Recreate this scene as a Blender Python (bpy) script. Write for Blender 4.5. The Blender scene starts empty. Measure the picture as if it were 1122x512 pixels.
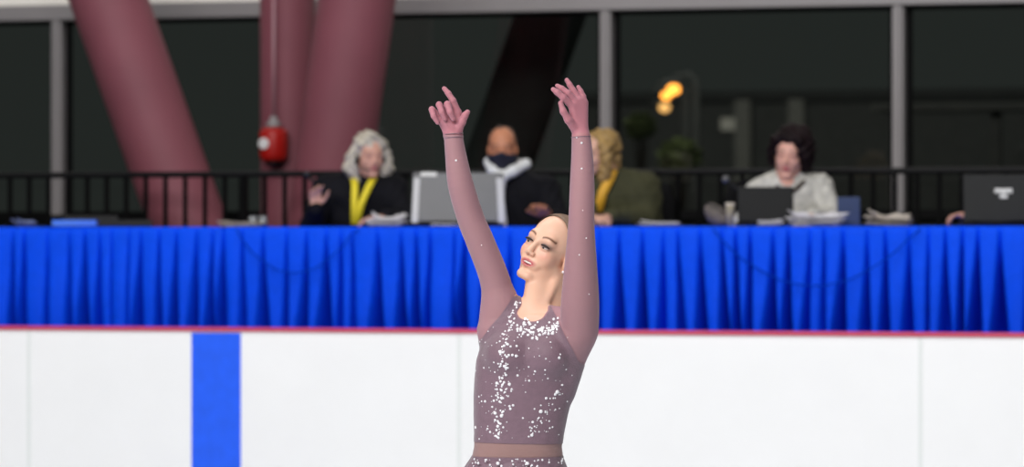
import bpy, bmesh, math, random
import numpy as np
from mathutils import Vector, Matrix

# ------------------------------------------------------------------ camera, world, lights
SC = bpy.context.scene
COL = SC.collection
TH = math.radians(18.7)            # the camera looks a little left of square to the boards
CAMZ = 1.51
FPX = 4700.0
SKATER_D = 12.7

cam_d = bpy.data.cameras.new('camera'); cam = bpy.data.objects.new('camera', cam_d); COL.objects.link(cam)
cam.location = (0, 0, CAMZ)
cam.rotation_euler = (math.radians(90), 0, TH)
cam_d.sensor_width = 36.0
cam_d.lens = FPX / 1122 * 36
cam_d.shift_y = -(263 - 256) / 1122 * -1.0
cam_d.dof.use_dof = True
cam_d.dof.focus_distance = SKATER_D - 0.06
cam_d.dof.aperture_fstop = 3.9
cam_d.clip_end = 300
SC.camera = cam

vs = SC.view_settings
vs.view_transform = 'Standard'; vs.look = 'None'; vs.gamma = 1; vs.exposure = 0.0
vs.use_curve_mapping = False

wd = bpy.data.worlds.new('night'); SC.world = wd; wd.use_nodes = True
wd.node_tree.nodes['Background'].inputs[0].default_value = (0.0215, 0.0245, 0.0225, 1)
wd.node_tree.nodes['Background'].inputs[1].default_value = 1.0

def area(name, loc, target, sx, sy, power, col=(1, 1, 1)):
    l = bpy.data.lights.new(name, 'AREA'); l.shape = 'RECTANGLE'; l.size = sx; l.size_y = sy
    l.energy = power; l.color = col
    o = bpy.data.objects.new(name, l); COL.objects.link(o); o.location = loc
    d = Vector(target) - Vector(loc)
    o.rotation_euler = d.to_track_quat('-Z', 'Y').to_euler()
    return o
area('rink_lights_front', (-5.5, 3.0, 7.6), (-6.5, 17, 0.5), 9, 3.4, 1480, (1, 0.985, 0.97))
area('rink_lights_mid', (-6.5, 14.5, 8.5), (-7.0, 19.5, 0.8), 16, 5, 900, (1, 0.985, 0.98))
area('concourse_lights', (-8.0, 22.6, 6.4), (-8.0, 25.6, 1.8), 9, 1.6, 75, (1, 0.95, 0.93))
area('added_lot_fill', (-16, 37, 9.0), (-20, 62, 2.0), 12, 5, 950, (1, 0.97, 0.9))  # added unseen fill that lightens the building beyond the windows

# ------------------------------------------------------------------ helpers
def W(px, py, d):
    """world point at pixel-like bearing (px,py) on the plane parallel to the boards whose depth ahead of the camera is d"""
    x = (px - 561) / FPX; z = (263 - py) / FPX
    dx = x * math.cos(TH) - math.sin(TH); dy = x * math.sin(TH) + math.cos(TH)
    s = d * math.cos(TH) / dy
    return Vector((dx * s, dy * s, CAMZ + z * s))

def srgb(r, g, b):
    f = lambda c: (c / 255 / 12.92) if c / 255 <= 0.04045 else ((c / 255 + 0.055) / 1.055) ** 2.4
    return (f(r), f(g), f(b), 1)

def mat(name, rgb, rough=0.6, metal=0.0, noise=0.0, nscale=8.0, bump=0.0, bscale=60.0, sheen=0.0, spec=0.5):
    m = bpy.data.materials.new(name); m.use_nodes = True
    nt = m.node_tree; b = nt.nodes['Principled BSDF']
    c = srgb(*rgb)
    b.inputs['Base Color'].default_value = c
    b.inputs['Roughness'].default_value = rough
    b.inputs['Metallic'].default_value = metal
    b.inputs['Specular IOR Level'].default_value = spec
    if sheen: b.inputs['Sheen Weight'].default_value = sheen
    tc = nt.nodes.new('ShaderNodeTexCoord')
    if noise:
        n = nt.nodes.new('ShaderNodeTexNoise'); n.inputs['Scale'].default_value = nscale; n.inputs['Detail'].default_value = 4
        r = nt.nodes.new('ShaderNodeValToRGB')
        r.color_ramp.elements[0].position = 0.3; r.color_ramp.elements[1].position = 0.7
        r.color_ramp.elements[0].color = tuple(max(0, v * (1 - noise)) for v in c[:3]) + (1,)
        r.color_ramp.elements[1].color = tuple(min(1, v * (1 + noise)) for v in c[:3]) + (1,)
        nt.links.new(tc.outputs['Object'], n.inputs['Vector']); nt.links.new(n.outputs[0], r.inputs[0])
        nt.links.new(r.outputs[0], b.inputs['Base Color'])
    if bump:
        n2 = nt.nodes.new('ShaderNodeTexNoise'); n2.inputs['Scale'].default_value = bscale
        bp = nt.nodes.new('ShaderNodeBump'); bp.inputs['Strength'].default_value = bump; bp.inputs['Distance'].default_value = 0.01
        nt.links.new(tc.outputs['Object'], n2.inputs['Vector']); nt.links.new(n2.outputs[0], bp.inputs['Height'])
        nt.links.new(bp.outputs[0], b.inputs['Normal'])
    return m

def emit(name, rgb, s):
    m = bpy.data.materials.new(name); m.use_nodes = True
    b = m.node_tree.nodes['Principled BSDF']
    b.inputs['Base Color'].default_value = (0, 0, 0, 1)
    b.inputs['Emission Color'].default_value = srgb(*rgb); b.inputs['Emission Strength'].default_value = s
    return m

def vcol_mat(name, rough=0.5, sss=0.0):
    m = bpy.data.materials.new(name); m.use_nodes = True
    nt = m.node_tree; b = nt.nodes['Principled BSDF']
    a = nt.nodes.new('ShaderNodeAttribute'); a.attribute_name = 'Col'
    nt.links.new(a.outputs['Color'], b.inputs['Base Color'])
    b.inputs['Roughness'].default_value = rough
    b.inputs['Specular IOR Level'].default_value = 0.35
    if sss:
        b.inputs['Subsurface Weight'].default_value = sss
        b.inputs['Subsurface Radius'].default_value = (0.012, 0.005, 0.003); b.inputs['Subsurface Scale'].default_value = 0.5
    return m

def sheer_mat(name, rgb, opacity):
    m = bpy.data.materials.new(name); m.use_nodes = True
    nt = m.node_tree; b = nt.nodes['Principled BSDF']
    b.inputs['Base Color'].default_value = srgb(*rgb); b.inputs['Roughness'].default_value = 0.7
    b.inputs['Sheen Weight'].default_value = 0.2
    t = nt.nodes.new('ShaderNodeBsdfTransparent'); mx = nt.nodes.new('ShaderNodeMixShader')
    lw = nt.nodes.new('ShaderNodeLayerWeight'); lw.inputs['Blend'].default_value = 0.35
    mr = nt.nodes.new('ShaderNodeMapRange'); mr.inputs['To Min'].default_value = opacity; mr.inputs['To Max'].default_value = min(1, opacity + 0.35)
    nt.links.new(lw.outputs['Facing'], mr.inputs['Value']); nt.links.new(mr.outputs[0], mx.inputs[0])
    nt.links.new(t.outputs[0], mx.inputs[1]); nt.links.new(b.outputs[0], mx.inputs[2])
    nt.links.new(mx.outputs[0], nt.nodes['Material Output'].inputs['Surface'])
    return m

def tag(o, label=None, cat=None, group=None, kind=None):
    if label: o['label'] = label
    if cat: o['category'] = cat
    if group: o['group'] = group
    if kind: o['kind'] = kind
    return o

def empty(name, loc, rz=0.0):
    o = bpy.data.objects.new(name, None); COL.objects.link(o); o.location = loc; o.rotation_euler = (0, 0, rz)
    o.empty_display_size = 0.1
    return o

def link_mesh(name, verts, faces, m, parent=None, smooth=True, cols=None):
    me = bpy.data.meshes.new(name)
    me.from_pydata([tuple(map(float, v)) for v in verts], [], [tuple(map(int, f)) for f in faces])
    if smooth: me.polygons.foreach_set('use_smooth', [True] * len(me.polygons))
    if m: me.materials.append(m)
    if cols is not None:
        at = me.color_attributes.new('Col', 'FLOAT_COLOR', 'POINT')
        c4 = np.ones((len(verts), 4), np.float32); c4[:, :3] = cols
        at.data.foreach_set('color', c4.ravel())
    me.update()
    o = bpy.data.objects.new(name, me); COL.objects.link(o)
    if parent: o.parent = parent
    return o

class MB:
    """collects shapes into one mesh"""
    def __init__(s): s.bm = bmesh.new()
    def box(s, c, size, rot=None, bev=0.0, taper=None):
        r = bmesh.ops.create_cube(s.bm, size=1.0); vs_ = r['verts']
        for v in vs_:
            x, y, z = v.co
            if taper and z > 0: x *= taper[0]; y *= taper[1]
            v.co = Vector((x * size[0], y * size[1], z * size[2]))
        if bev:
            es = set(e for v in vs_ for e in v.link_edges)
            rr = bmesh.ops.bevel(s.bm, geom=list(es), offset=bev, segments=2, affect='EDGES', profile=0.5)
            vs_ = list({v for f in rr['faces'] for v in f.verts} | {v for v in vs_ if v.is_valid})
        M = Matrix.Translation(Vector(c))
        if rot is not None: M = M @ (rot if isinstance(rot, Matrix) else Matrix.Rotation(rot, 4, 'Z'))
        bmesh.ops.transform(s.bm, matrix=M, verts=vs_)
        return s
    def tube(s, pts, r, n=10, cap=True):
        pts = [Vector(p) for p in pts]; rs = r if isinstance(r, (list, tuple)) else [r] * len(pts)
        rings = []; prev = None
        for i, p in enumerate(pts):
            t = (pts[min(i + 1, len(pts) - 1)] - pts[max(i - 1, 0)]).normalized()
            if prev is None:
                a = Vector((0, 0, 1)) if abs(t.z) < 0.9 else Vector((1, 0, 0))
                u = t.cross(a).normalized()
            else:
                u = (prev - t * prev.dot(t)).normalized()
            prev = u; w = t.cross(u)
            rings.append([s.bm.verts.new(p + (u * math.cos(2 * math.pi * k / n) + w * math.sin(2 * math.pi * k / n)) * rs[i]) for k in range(n)])
        for a, b in zip(rings, rings[1:]):
            for k in range(n): s.bm.faces.new((a[k], a[(k + 1) % n], b[(k + 1) % n], b[k]))
        if cap:
            s.bm.faces.new(rings[0][::-1]); s.bm.faces.new(rings[-1])
        return s
    def lathe(s, prof, c, n=24, axis=None):
        c = Vector(c); rings = []
        R = axis if axis is not None else Matrix.Identity(3)
        for r, z in prof:
            rings.append([s.bm.verts.new(c + R @ Vector((max(r, 1e-4) * math.cos(2 * math.pi * k / n), max(r, 1e-4) * math.sin(2 * math.pi * k / n), z))) for k in range(n)])
        for a, b in zip(rings, rings[1:]):
            for k in range(n): s.bm.faces.new((a[k], a[(k + 1) % n], b[(k + 1) % n], b[k]))
        s.bm.faces.new(rings[0][::-1]); s.bm.faces.new(rings[-1])
        return s
    def ball(s, c, r, n=12, sc=(1, 1, 1), rot=None):
        q = bmesh.ops.create_uvsphere(s.bm, u_segments=n, v_segments=max(6, n // 2), radius=r)
        M = Matrix.Translation(Vector(c))
        if rot is not None: M = M @ rot.to_4x4()
        M = M @ Matrix.Diagonal((sc[0], sc[1], sc[2], 1))
        bmesh.ops.transform(s.bm, matrix=M, verts=q['verts'])
        return s
    def build(s, name, m, parent=None, smooth=False, loc=None):
        bmesh.ops.recalc_face_normals(s.bm, faces=s.bm.faces[:])
        me = bpy.data.meshes.new(name); s.bm.to_mesh(me); s.bm.free()
        if m: me.materials.append(m)
        if smooth: me.polygons.foreach_set('use_smooth', [True] * len(me.polygons))
        o = bpy.data.objects.new(name, me); COL.objects.link(o)
        if parent: o.parent = parent
        if loc is not None: o.location = loc
        return o

# ------------------------------------------------------------------ implicit body toolkit
def A(*v): return np.array(v, np.float64)

def d_cap(P, a, b, ra, rb):
    ab = b - a; t = np.clip(((P - a) @ ab) / max(ab @ ab, 1e-9), 0, 1)
    q = P - a - t[..., None] * ab
    return np.sqrt((q * q).sum(-1)) - (ra + (rb - ra) * t)
def d_ell(P, c, r, R):
    q = (P - c) @ R
    k0 = np.sqrt(((q / r) ** 2).sum(-1)); k1 = np.sqrt(((q / (r * r)) ** 2).sum(-1))
    return k0 * (k0 - 1) / np.maximum(k1, 1e-9)
def d_loft(P, rows):
    z = P[..., 2]; R = np.array(rows)   # z, cx, cy, a, b ascending
    zz = R[:, 0]
    cx = np.interp(z, zz, R[:, 1]); cy = np.interp(z, zz, R[:, 2]); a = np.interp(z, zz, R[:, 3]); b = np.interp(z, zz, R[:, 4])
    qx = np.abs(P[..., 0] - cx) / a; qy = np.abs(P[..., 1] - cy) / b
    e = 2.3
    k = (qx ** e + qy ** e) ** (1 / e)
    d = (k - 1) * np.minimum(a, b)
    dz = np.maximum(zz[0] - z, z - zz[-1])
    return np.where(dz > 0, np.sqrt(np.maximum(d, 0) ** 2 + dz ** 2), np.maximum(d, dz))

class Body:
    def __init__(s): s.p = []
    def cap(s, a, b, ra, rb=None, k=0.01, g='body', sub=False):
        a = A(*a); b = A(*b); rb = ra if rb is None else rb
        r = max(ra, rb)
        s.p.append((lambda P: d_cap(P, a, b, ra, rb), np.minimum(a, b) - r, np.maximum(a, b) + r, k, g, sub))
    def chain(s, pts, rs, k=0.01, g='body'):
        for i in range(len(pts) - 1): s.cap(pts[i], pts[i + 1], rs[i], rs[i + 1], k, g)
    def limb(s, pts, rs, k=0.01, g='body', n=5):
        P = np.array(pts, float); r = np.array(rs, float); t = np.arange(len(P))
        def cr(Q, u):
            i = min(int(u), len(P) - 2); f = u - i
            p0, p1, p2, p3 = Q[max(i - 1, 0)], Q[i], Q[i + 1], Q[min(i + 2, len(P) - 1)]
            return 0.5 * (2 * p1 + (p2 - p0) * f + (2 * p0 - 5 * p1 + 4 * p2 - p3) * f * f + (3 * p1 - p0 - 3 * p2 + p3) * f ** 3)
        us = np.linspace(0, len(P) - 1, (len(P) - 1) * n + 1)
        s.cap(cr(P, us[0]), cr(P, us[1]), float(cr(r, us[0])), float(cr(r, us[1])), k, g)
        for a, b in zip(us[1:], us[2:]): s.cap(cr(P, a), cr(P, b), float(cr(r, a)), float(cr(r, b)), 0.0006, g)
    def ell(s, c, r, R=None, k=0.01, g='body', sub=False):
        c = A(*c); r = A(*r); R = np.eye(3) if R is None else R; m = max(r)
        s.p.append((lambda P: d_ell(P, c, r, R), c - m, c + m, k, g, sub))
    def loft(s, rows, k=0.02, g='body'):
        Rw = np.array(rows); m = Rw[:, 3].max(); n = Rw[:, 4].max()
        lo = A((Rw[:, 1]).min() - m, Rw[:, 2].min() - n, Rw[0, 0]); hi = A(Rw[:, 1].max() + m, Rw[:, 2].max() + n, Rw[-1, 0])
        s.p.append((lambda P: d_loft(P, rows), lo, hi, k, g, False))
    def dist(s, P, groups=None):
        D = np.full(len(P), 0.5)
        for f, lo, hi, k, g, sub in s.p:
            if groups and g not in groups: continue
            d = f(P)
            if sub: h = np.clip(0.5 - 0.5 * (D + d) / k, 0, 1); D = D + (-d - D) * h + k * h * (1 - h)
            else: h = np.clip(0.5 + 0.5 * (d - D) / k, 0, 1); D = d + (D - d) * h - k * h * (1 - h)
        return D
    def mesh(s, res, groups=None, smooth=1):
        pr = [q for q in s.p if (not groups or q[4] in groups)]
        lo = np.min([q[1] for q in pr if not q[5]], 0) - 0.02; hi = np.max([q[2] for q in pr if not q[5]], 0) + 0.02
        n = np.ceil((hi - lo) / res).astype(int) + 1
        ax = [lo[i] + res * np.arange(n[i]) for i in range(3)]
        D = np.full(tuple(n), 0.3, np.float32)
        for f, a, b, k, g, sub in pr:
            pad = k + 3 * res + 0.004
            i0 = np.maximum(np.floor((a - pad - lo) / res).astype(int), 0); i1 = np.minimum(np.ceil((b + pad - lo) / res).astype(int) + 1, n)
            if (i1 <= i0).any(): continue
            G = np.stack(np.meshgrid(*[ax[i][i0[i]:i1[i]] for i in range(3)], indexing='ij'), -1)
            sl = tuple(slice(i0[i], i1[i]) for i in range(3))
            d = f(G).astype(np.float32); Dd = D[sl]
            if sub: h = np.clip(0.5 - 0.5 * (Dd + d) / k, 0, 1); D[sl] = Dd + (-d - Dd) * h + k * h * (1 - h)
            else: h = np.clip(0.5 + 0.5 * (d - Dd) / k, 0, 1); D[sl] = d + (Dd - d) * h - k * h * (1 - h)
        return surfnet(D, lo, res, smooth)

def surfnet(D, lo, h, smooth=1):
    ins = D < 0
    c = np.zeros(tuple(s - 1 for s in D.shape), np.int8)
    off = [(i, j, k) for i in (0, 1) for j in (0, 1) for k in (0, 1)]
    nx, ny, nz = D.shape
    for (i, j, k) in off: c += ins[i:nx - 1 + i, j:ny - 1 + j, k:nz - 1 + k]
    cells = np.argwhere((c > 0) & (c < 8))
    idm = np.full(c.shape, -1, np.int32); idm[tuple(cells.T)] = np.arange(len(cells))
    V = np.stack([D[cells[:, 0] + i, cells[:, 1] + j, cells[:, 2] + k] for (i, j, k) in off], 1).astype(np.float64)
    S = np.zeros((len(cells), 3)); N = np.zeros(len(cells))
    for a in range(8):
        for b in range(a + 1, 8):
            da = np.abs(np.array(off[a]) - np.array(off[b]))
            if da.sum() != 1: continue
            va, vb = V[:, a], V[:, b]; m = (va < 0) != (vb < 0)
            t = np.where(m, va / np.where(m, va - vb, 1), 0)
            p = np.array(off[a]) + t[:, None] * (np.array(off[b]) - np.array(off[a]))
            S[m] += p[m]; N[m] += 1
    Vt = lo + (cells + S / N[:, None]) * h
    faces = []
    for axis in range(3):
        u, v = (axis + 1) % 3, (axis + 2) % 3
        sa = [slice(None)] * 3; sb = [slice(None)] * 3; sa[axis] = slice(0, -1); sb[axis] = slice(1, None)
        A_, B_ = ins[tuple(sa)], ins[tuple(sb)]
        e = np.argwhere(A_ != B_)
        e = e[(e[:, u] > 0) & (e[:, v] > 0) & (e[:, u] < D.shape[u] - 1) & (e[:, v] < D.shape[v] - 1)]
        fwd = A_[tuple(e.T)]
        def cid(du, dv):
            q = e.copy(); q[:, u] += du; q[:, v] += dv
            return idm[tuple(q.T)]
        F = np.stack([cid(-1, -1), cid(0, -1), cid(0, 0), cid(-1, 0)], 1)
        F[~fwd] = F[~fwd][:, ::-1]
        faces.append(F)
    F = np.concatenate(faces); F = F[(F >= 0).all(1)]
    for _ in range(smooth):
        acc = np.zeros_like(Vt); cnt = np.zeros(len(Vt))
        for i in range(4):
            a, b = F[:, i], F[:, (i + 1) % 4]
            np.add.at(acc, a, Vt[b]); np.add.at(cnt, a, 1); np.add.at(acc, b, Vt[a]); np.add.at(cnt, b, 1)
        Vt = Vt * 0.5 + 0.5 * acc / np.maximum(cnt, 1)[:, None]
    return Vt, F

def normals(V, F):
    n = np.cross(V[F[:, 2]] - V[F[:, 0]], V[F[:, 3 if F.shape[1] == 4 else 1]] - V[F[:, 1 if F.shape[1] == 4 else 0]])
    if F.shape[1] == 3: n = np.cross(V[F[:, 1]] - V[F[:, 0]], V[F[:, 2]] - V[F[:, 0]])
    N = np.zeros_like(V)
    for i in range(F.shape[1]): np.add.at(N, F[:, i], n)
    return N / np.maximum(np.linalg.norm(N, axis=1), 1e-12)[:, None]

def clip(V, F, f):
    """the part of mesh (V,F) where the field f (per vertex) is positive, cut cleanly at zero"""
    T = np.concatenate([F[:, [0, 1, 2]], F[:, [0, 2, 3]]]) if F.shape[1] == 4 else F
    pos = f > 0; s = pos[T].sum(1)
    quads = F[pos[F].all(1)]
    if F.shape[1] == 4:
        full4 = pos[F].all(1); any4 = pos[F].any(1) & ~full4
        Fm = F[any4]; T = np.concatenate([Fm[:, [0, 1, 2]], Fm[:, [0, 2, 3]]])
    else:
        T = F[pos[F].any(1) & ~pos[F].all(1)]
    out = [tuple(q) for q in quads.tolist()]
    verts = [v for v in V]; cache = {}
    def cut(a, b):
        k = (a, b) if a < b else (b, a)
        if k not in cache:
            t = f[a] / (f[a] - f[b]); cache[k] = len(verts); verts.append(V[a] + (V[b] - V[a]) * t)
        return cache[k]
    for t in T.tolist():
        poly = []
        for i in range(3):
            a, b = t[i], t[(i + 1) % 3]
            if pos[a]: poly.append(a)
            if pos[a] != pos[b]: poly.append(cut(a, b))
        if len(poly) >= 3: out.append(tuple(poly))
    used = sorted({i for p in out for i in p}); mp = {u: i for i, u in enumerate(used)}
    return np.array([verts[u] for u in used]), [tuple(mp[i] for i in p) for p in out]

class Frame:
    """a head's own axes: S to the figure's left ear, F out of the nose, U up; C between the eyes inside the skull"""
    def __init__(s, C, U, F, scale=1.0):
        s.C = A(*C); s.U = A(*U) / np.linalg.norm(U); F = A(*F); F = F - s.U * (F @ s.U); s.F = F / np.linalg.norm(F)
        s.S = np.cross(s.U, s.F) * -1.0; s.k = scale
        s.S = np.cross(s.F, s.U) * -1.0
    def p(s, x, y, z): return s.C + s.k * (x * s.S + y * s.F + z * s.U)
    def R(s): return np.stack([s.S, s.F, s.U], 1)
    def loc(s, P): return ((P - s.C) @ s.R()) / s.k

def add_head(B, f, g='head', fem=True, open_mouth=True, fine=True):
    R = f.R(); q = f.k
    E = lambda c, r, k, sub=False: B.ell(f.p(*c), [v * q for v in r], R, k, g, sub)
    C = lambda a, b, ra, rb, k, sub=False: B.cap(f.p(*a), f.p(*b), ra * q, rb * q, k, g, sub)
    E((0, -0.014, 0.032), (0.073, 0.094, 0.083), 0.01)
    E((0, 0.026, -0.030), (0.060, 0.060, 0.072), 0.02)
    w = 0.05 if fem else 0.056
    for sx in (-1, 1):
        C((sx * w, 0.006, -0.058), (sx * 0.016, 0.061, -0.100), 0.017, 0.013, 0.02)
        E((sx * 0.036, 0.056, -0.030), (0.022, 0.022, 0.024), 0.018)
        E((sx * 0.074, -0.006, -0.012), (0.009, 0.018, 0.030), 0.006)
    C((-0.011, 0.072, -0.104), (0.011, 0.072, -0.104), 0.0125, 0.0125, 0.015)
    C((-0.032, 0.066, 0.020), (0.032, 0.066, 0.020), 0.018, 0.018, 0.015)
    for sx in (-1, 1):
        E((sx * 0.031, 0.094, -0.001), (0.019, 0.015, 0.013), 0.012, True)
    C((0, 0.080, 0.010), (0, 0.101, -0.030), 0.007, 0.0095, 0.008)
    for sx in (-1, 1):
        E((sx * 0.010, 0.092, -0.036), (0.008, 0.010, 0.007), 0.005)
    # mouth mound, lips
    E((0, 0.068, -0.064), (0.034, 0.020, 0.021), 0.012)
    zu = -0.059; zl = -0.074 if open_mouth else -0.067
    if open_mouth:
        C((-0.030, 0.069, zu + 0.003), (0, 0.089, zu - 0.001), 0.0025, 0.0042, 0.004); C((0.030, 0.069, zu + 0.003), (0, 0.089, zu - 0.001), 0.0025, 0.0042, 0.004)
        for sx in (-1, 1):
            C((sx * 0.029, 0.069, zu + 0.002), (sx * 0.014, 0.081, zl + 0.001), 0.0025, 0.0045, 0.004); C((sx * 0.014, 0.081, zl + 0.001), (0, 0.085, zl), 0.0048, 0.0055, 0.004)
    else:
      C((-0.021, 0.078, zu - 0.005), (0, 0.090, zu), 0.0035, 0.005, 0.004); C((0.021, 0.078, zu - 0.005), (0, 0.090, zu), 0.0035, 0.005, 0.004)
      C((-0.020, 0.077, zu - 0.008), (0, 0.087, zl), 0.0035, 0.006, 0.004); C((0.020, 0.077, zu - 0.008), (0, 0.087, zl), 0.0035, 0.006, 0.004)
    if open_mouth: E((0, 0.094, (zu + zl) / 2), (0.025, 0.018, 0.0052), 0.002, True)
    for sx in (-1, 1):   # upper lids
        E((sx * 0.031, 0.0750, 0.0030), (0.0157, 0.0126, 0.0093), 0.004)
        E((sx * 0.031, 0.0738, -0.0085), (0.0150, 0.0108, 0.0060), 0.004)

def add_hand(B, w, d, n, t, L=0.175, curl=0.5, g='hand', spread=0.06):
    """w wrist, d along the hand, n out of the back of the hand, t towards the thumb"""
    w, d, n, t = A(*w), A(*d), A(*n), A(*t)
    d /= np.linalg.norm(d); n = n - d * (n @ d); n /= np.linalg.norm(n); t = t - d * (t @ d) - n * (t @ n); t /= np.linalg.norm(t)
    q = L / 0.18
    lens = [(0.042, 0.026, 0.020), (0.046, 0.030, 0.021), (0.042, 0.028, 0.020), (0.033, 0.020, 0.017)]
    for i, xo in enumerate((0.029, 0.010, -0.009, -0.027)):
        base = w + q * (d * (0.088 - 0.004 * abs(i - 1)) + t * xo)
        B.cap(w + q * (d * 0.02 + t * xo * 0.6), base, 0.013 * q, 0.011 * q, 0.010, g)
        p = base; ang = curl * (0.5 + 0.1 * i)
        for s, l in enumerate(lens[i]):
            a = ang * (s + 0.6)
            dd = d * math.cos(a) - n * math.sin(a) + t * spread * (1.2 - i)
            p2 = p + q * l * dd / np.linalg.norm(dd)
            B.cap(p, p2, (0.0092 - 0.001 * s) * q, (0.0085 - 0.001 * s) * q, 0.003, g); p = p2
    p = w + q * (d * 0.022 + t * 0.024)
    for (l, a, r) in ((0.042, 0.8, 0.013), (0.032, 0.5, 0.010), (0.026, 0.3, 0.009)):
        dd = d * math.cos(a) + t * math.sin(a) - n * 0.25
        p2 = p + q * l * dd / np.linalg.norm(dd); B.cap(p, p2, r * q, r * 0.9 * q, 0.005, g); p = p2

def blend(cols, m, c):
    m = np.clip(m, 0, 1)[:, None]; return cols * (1 - m) + np.array(srgb(*c)[:3]) * m

def face_colors(V, f, base, lips=(170, 80, 85), brow=(90, 65, 50), shadow=(95, 70, 72), cheek=None, amt=1.0, lw=0.025):
    cols = np.tile(np.array(srgb(*base)[:3]), (len(V), 1)); L = f.loc(V)
    x, y, z = np.abs(L[:, 0]), L[:, 1], L[:, 2]; fr = y > 0.03
    g = lambda d, w: np.exp(-(d / w) ** 2)
    if cheek: cols = blend(cols, fr * 0.6 * np.exp(-((x - 0.042) / 0.018) ** 2 - ((z + 0.028) / 0.016) ** 2), cheek)
    zb = 0.023 + 0.006 * np.clip(1 - ((x - 0.034) / 0.02) ** 2, -1, 1)
    cols = blend(cols, amt * fr * (x > 0.013) * (x < 0.052) * g(z - zb, 0.0036), brow)
    cols = blend(cols, amt * 0.85 * fr * np.exp(-((x - 0.032) / 0.015) ** 2 - ((z - 0.004) / 0.008) ** 2), shadow)
    zc = -0.0655 + 0.0035 * (x / lw) ** 2
    lm = fr * (y > 0.060) * np.clip(1.6 - 1.6 * np.sqrt((x / lw) ** 2 + ((z - zc) / 0.0150) ** 2), 0, 1) * 1.6
    cols = blend(cols, np.clip(lm, 0, 1) * amt, lips)
    return cols

def add_eyes(f, parent, er=0.0122, iris=(70, 55, 45), lash=True, m_white=None, m_iris=None, m_dark=None):
    Rm = Matrix([list(r) for r in f.R()])
    for sx in (-1, 1):
        c = f.p(sx * 0.031, 0.0735, -0.001)
        e = MB().ball(c, er * f.k, 14, (1.15, 1, 0.95), Rm).build('eye', m_white, parent, True)
        MB().ball(f.p(sx * 0.031 , 0.0735 + er - 0.0042, -0.003), 0.0058 * f.k, 12, (1, 0.8, 1), Rm).build('iris', m_iris, e, True)
        if lash:
            pts = [f.p(sx * (0.031 + 0.0165 * math.cos(a) * (1.0 if math.cos(a) < 0 else 1.15)), 0.0868 - 0.009 * math.cos(a) ** 2, 0.000 + 0.0045 * math.sin(a) - 0.0008) for a in np.linspace(0.0, math.pi, 9)]
            MB().tube(pts, [0.0008, 0.0020, 0.0026, 0.0028, 0.0028, 0.0026, 0.0022, 0.0016, 0.0006], 6).build('eyelashes', m_dark, parent, True)

# ------------------------------------------------------------------ materials
M = {}
M['board'] = mat('board_plastic', (240, 240, 241), 0.35, noise=0.012, nscale=3, bump=0.03, bscale=12)
M['stripe'] = mat('blue_stripe', (26, 92, 240), 0.4, noise=0.06, nscale=14)
M['cap'] = mat('red_cap', (196, 62, 92), 0.45)
M['seam'] = mat('seam_grey', (226, 229, 228), 0.6)
M['ice'] = mat('ice', (225, 232, 238), 0.18, noise=0.03, nscale=2, bump=0.05, bscale=6)
M['concrete'] = mat('concrete', (70, 72, 72), 0.8, noise=0.12, nscale=5, bump=0.2)
M['cloth_blue'] = mat('blue_cloth', (0, 73, 230), 0.7, noise=0.05, nscale=20, bump=0.06, bscale=200, spec=0.12)
M['cable_shade'] = mat('navy_cable_shade', (0, 50, 170), 0.9, spec=0.05)  # darker blue that imitates cable shade on the skirt
M['maroon'] = mat('maroon_paint', (122, 68, 78), 0.62, spec=0.35, noise=0.07, nscale=3.0, bump=0.05, bscale=20)
M['red_paint'] = mat('red_paint', (160, 20, 14), 0.4, spec=0.3, noise=0.08, nscale=9)
M['alum'] = mat('grey_aluminium', (138, 134, 135), 0.45, metal=0.1, noise=0.04, nscale=4)
M['cream'] = mat('cream_wall', (238, 234, 226), 0.7, noise=0.03, nscale=4)
M['knee'] = mat('dark_green_grey_panel', (62, 70, 66), 0.7, noise=0.08, nscale=6)
M['rail'] = mat('black_rail', (9, 9, 10), 0.6, spec=0.06, noise=0.1)
M['rail_top'] = mat('black_handrail', (13, 13, 15), 0.45, spec=0.15, noise=0.1)
M['black'] = mat('black_cloth', (17, 17, 22), 0.8, spec=0.12, noise=0.25, nscale=12, bump=0.3, bscale=40)
M['navy'] = mat('navy_mask', (22, 24, 42), 0.8, noise=0.1)
M['chair'] = mat('chair_fabric', (12, 12, 14), 0.8, spec=0.1, noise=0.15)
M['metal'] = mat('chair_metal', (60, 60, 64), 0.35, metal=0.8, noise=0.05)
M['silver'] = mat('laptop_grey', (86, 86, 89), 0.4, metal=0.2, noise=0.05, nscale=8)
M['silver_light'] = mat('laptop_edge', (180, 180, 184), 0.4, noise=0.03)
M['dark_plastic'] = mat('dark_plastic', (15, 16, 18), 0.5, spec=0.2, noise=0.1, nscale=9)
M['dark_lid'] = mat('charcoal_lid', (34, 35, 36), 0.55, spec=0.2, noise=0.08, nscale=9)
M['white_plastic'] = mat('white_sticker', (205, 205, 205), 0.5, noise=0.03)
M['paper'] = mat('paper', (224, 222, 228), 0.7, noise=0.05, nscale=20)
M['paper_cream'] = mat('paper_cream', (196, 186, 176), 0.7, noise=0.1, nscale=20)
M['yellow'] = mat('yellow_ribbon', (232, 212, 40), 0.6, noise=0.06)
M['white_cloth'] = mat('white_scarf', (214, 216, 216), 0.85, noise=0.05, nscale=14, bump=0.3, bscale=30)
M['olive'] = mat('olive_jacket', (62, 62, 42), 0.8, spec=0.15, noise=0.2, nscale=9, bump=0.4, bscale=25)
M['knit'] = mat('grey_white_knit', (186, 184, 176), 0.9, noise=0.22, nscale=26, bump=0.6, bscale=90)
M['blue_folder'] = mat('blue_folder', (50, 110, 225), 0.4, noise=0.04)
M['blue_binder'] = mat('blue_binder', (38, 56, 94), 0.5, noise=0.08)
M['grey_bag'] = mat('grey_pouch', (98, 90, 84), 0.7, noise=0.3, nscale=14)
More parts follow.
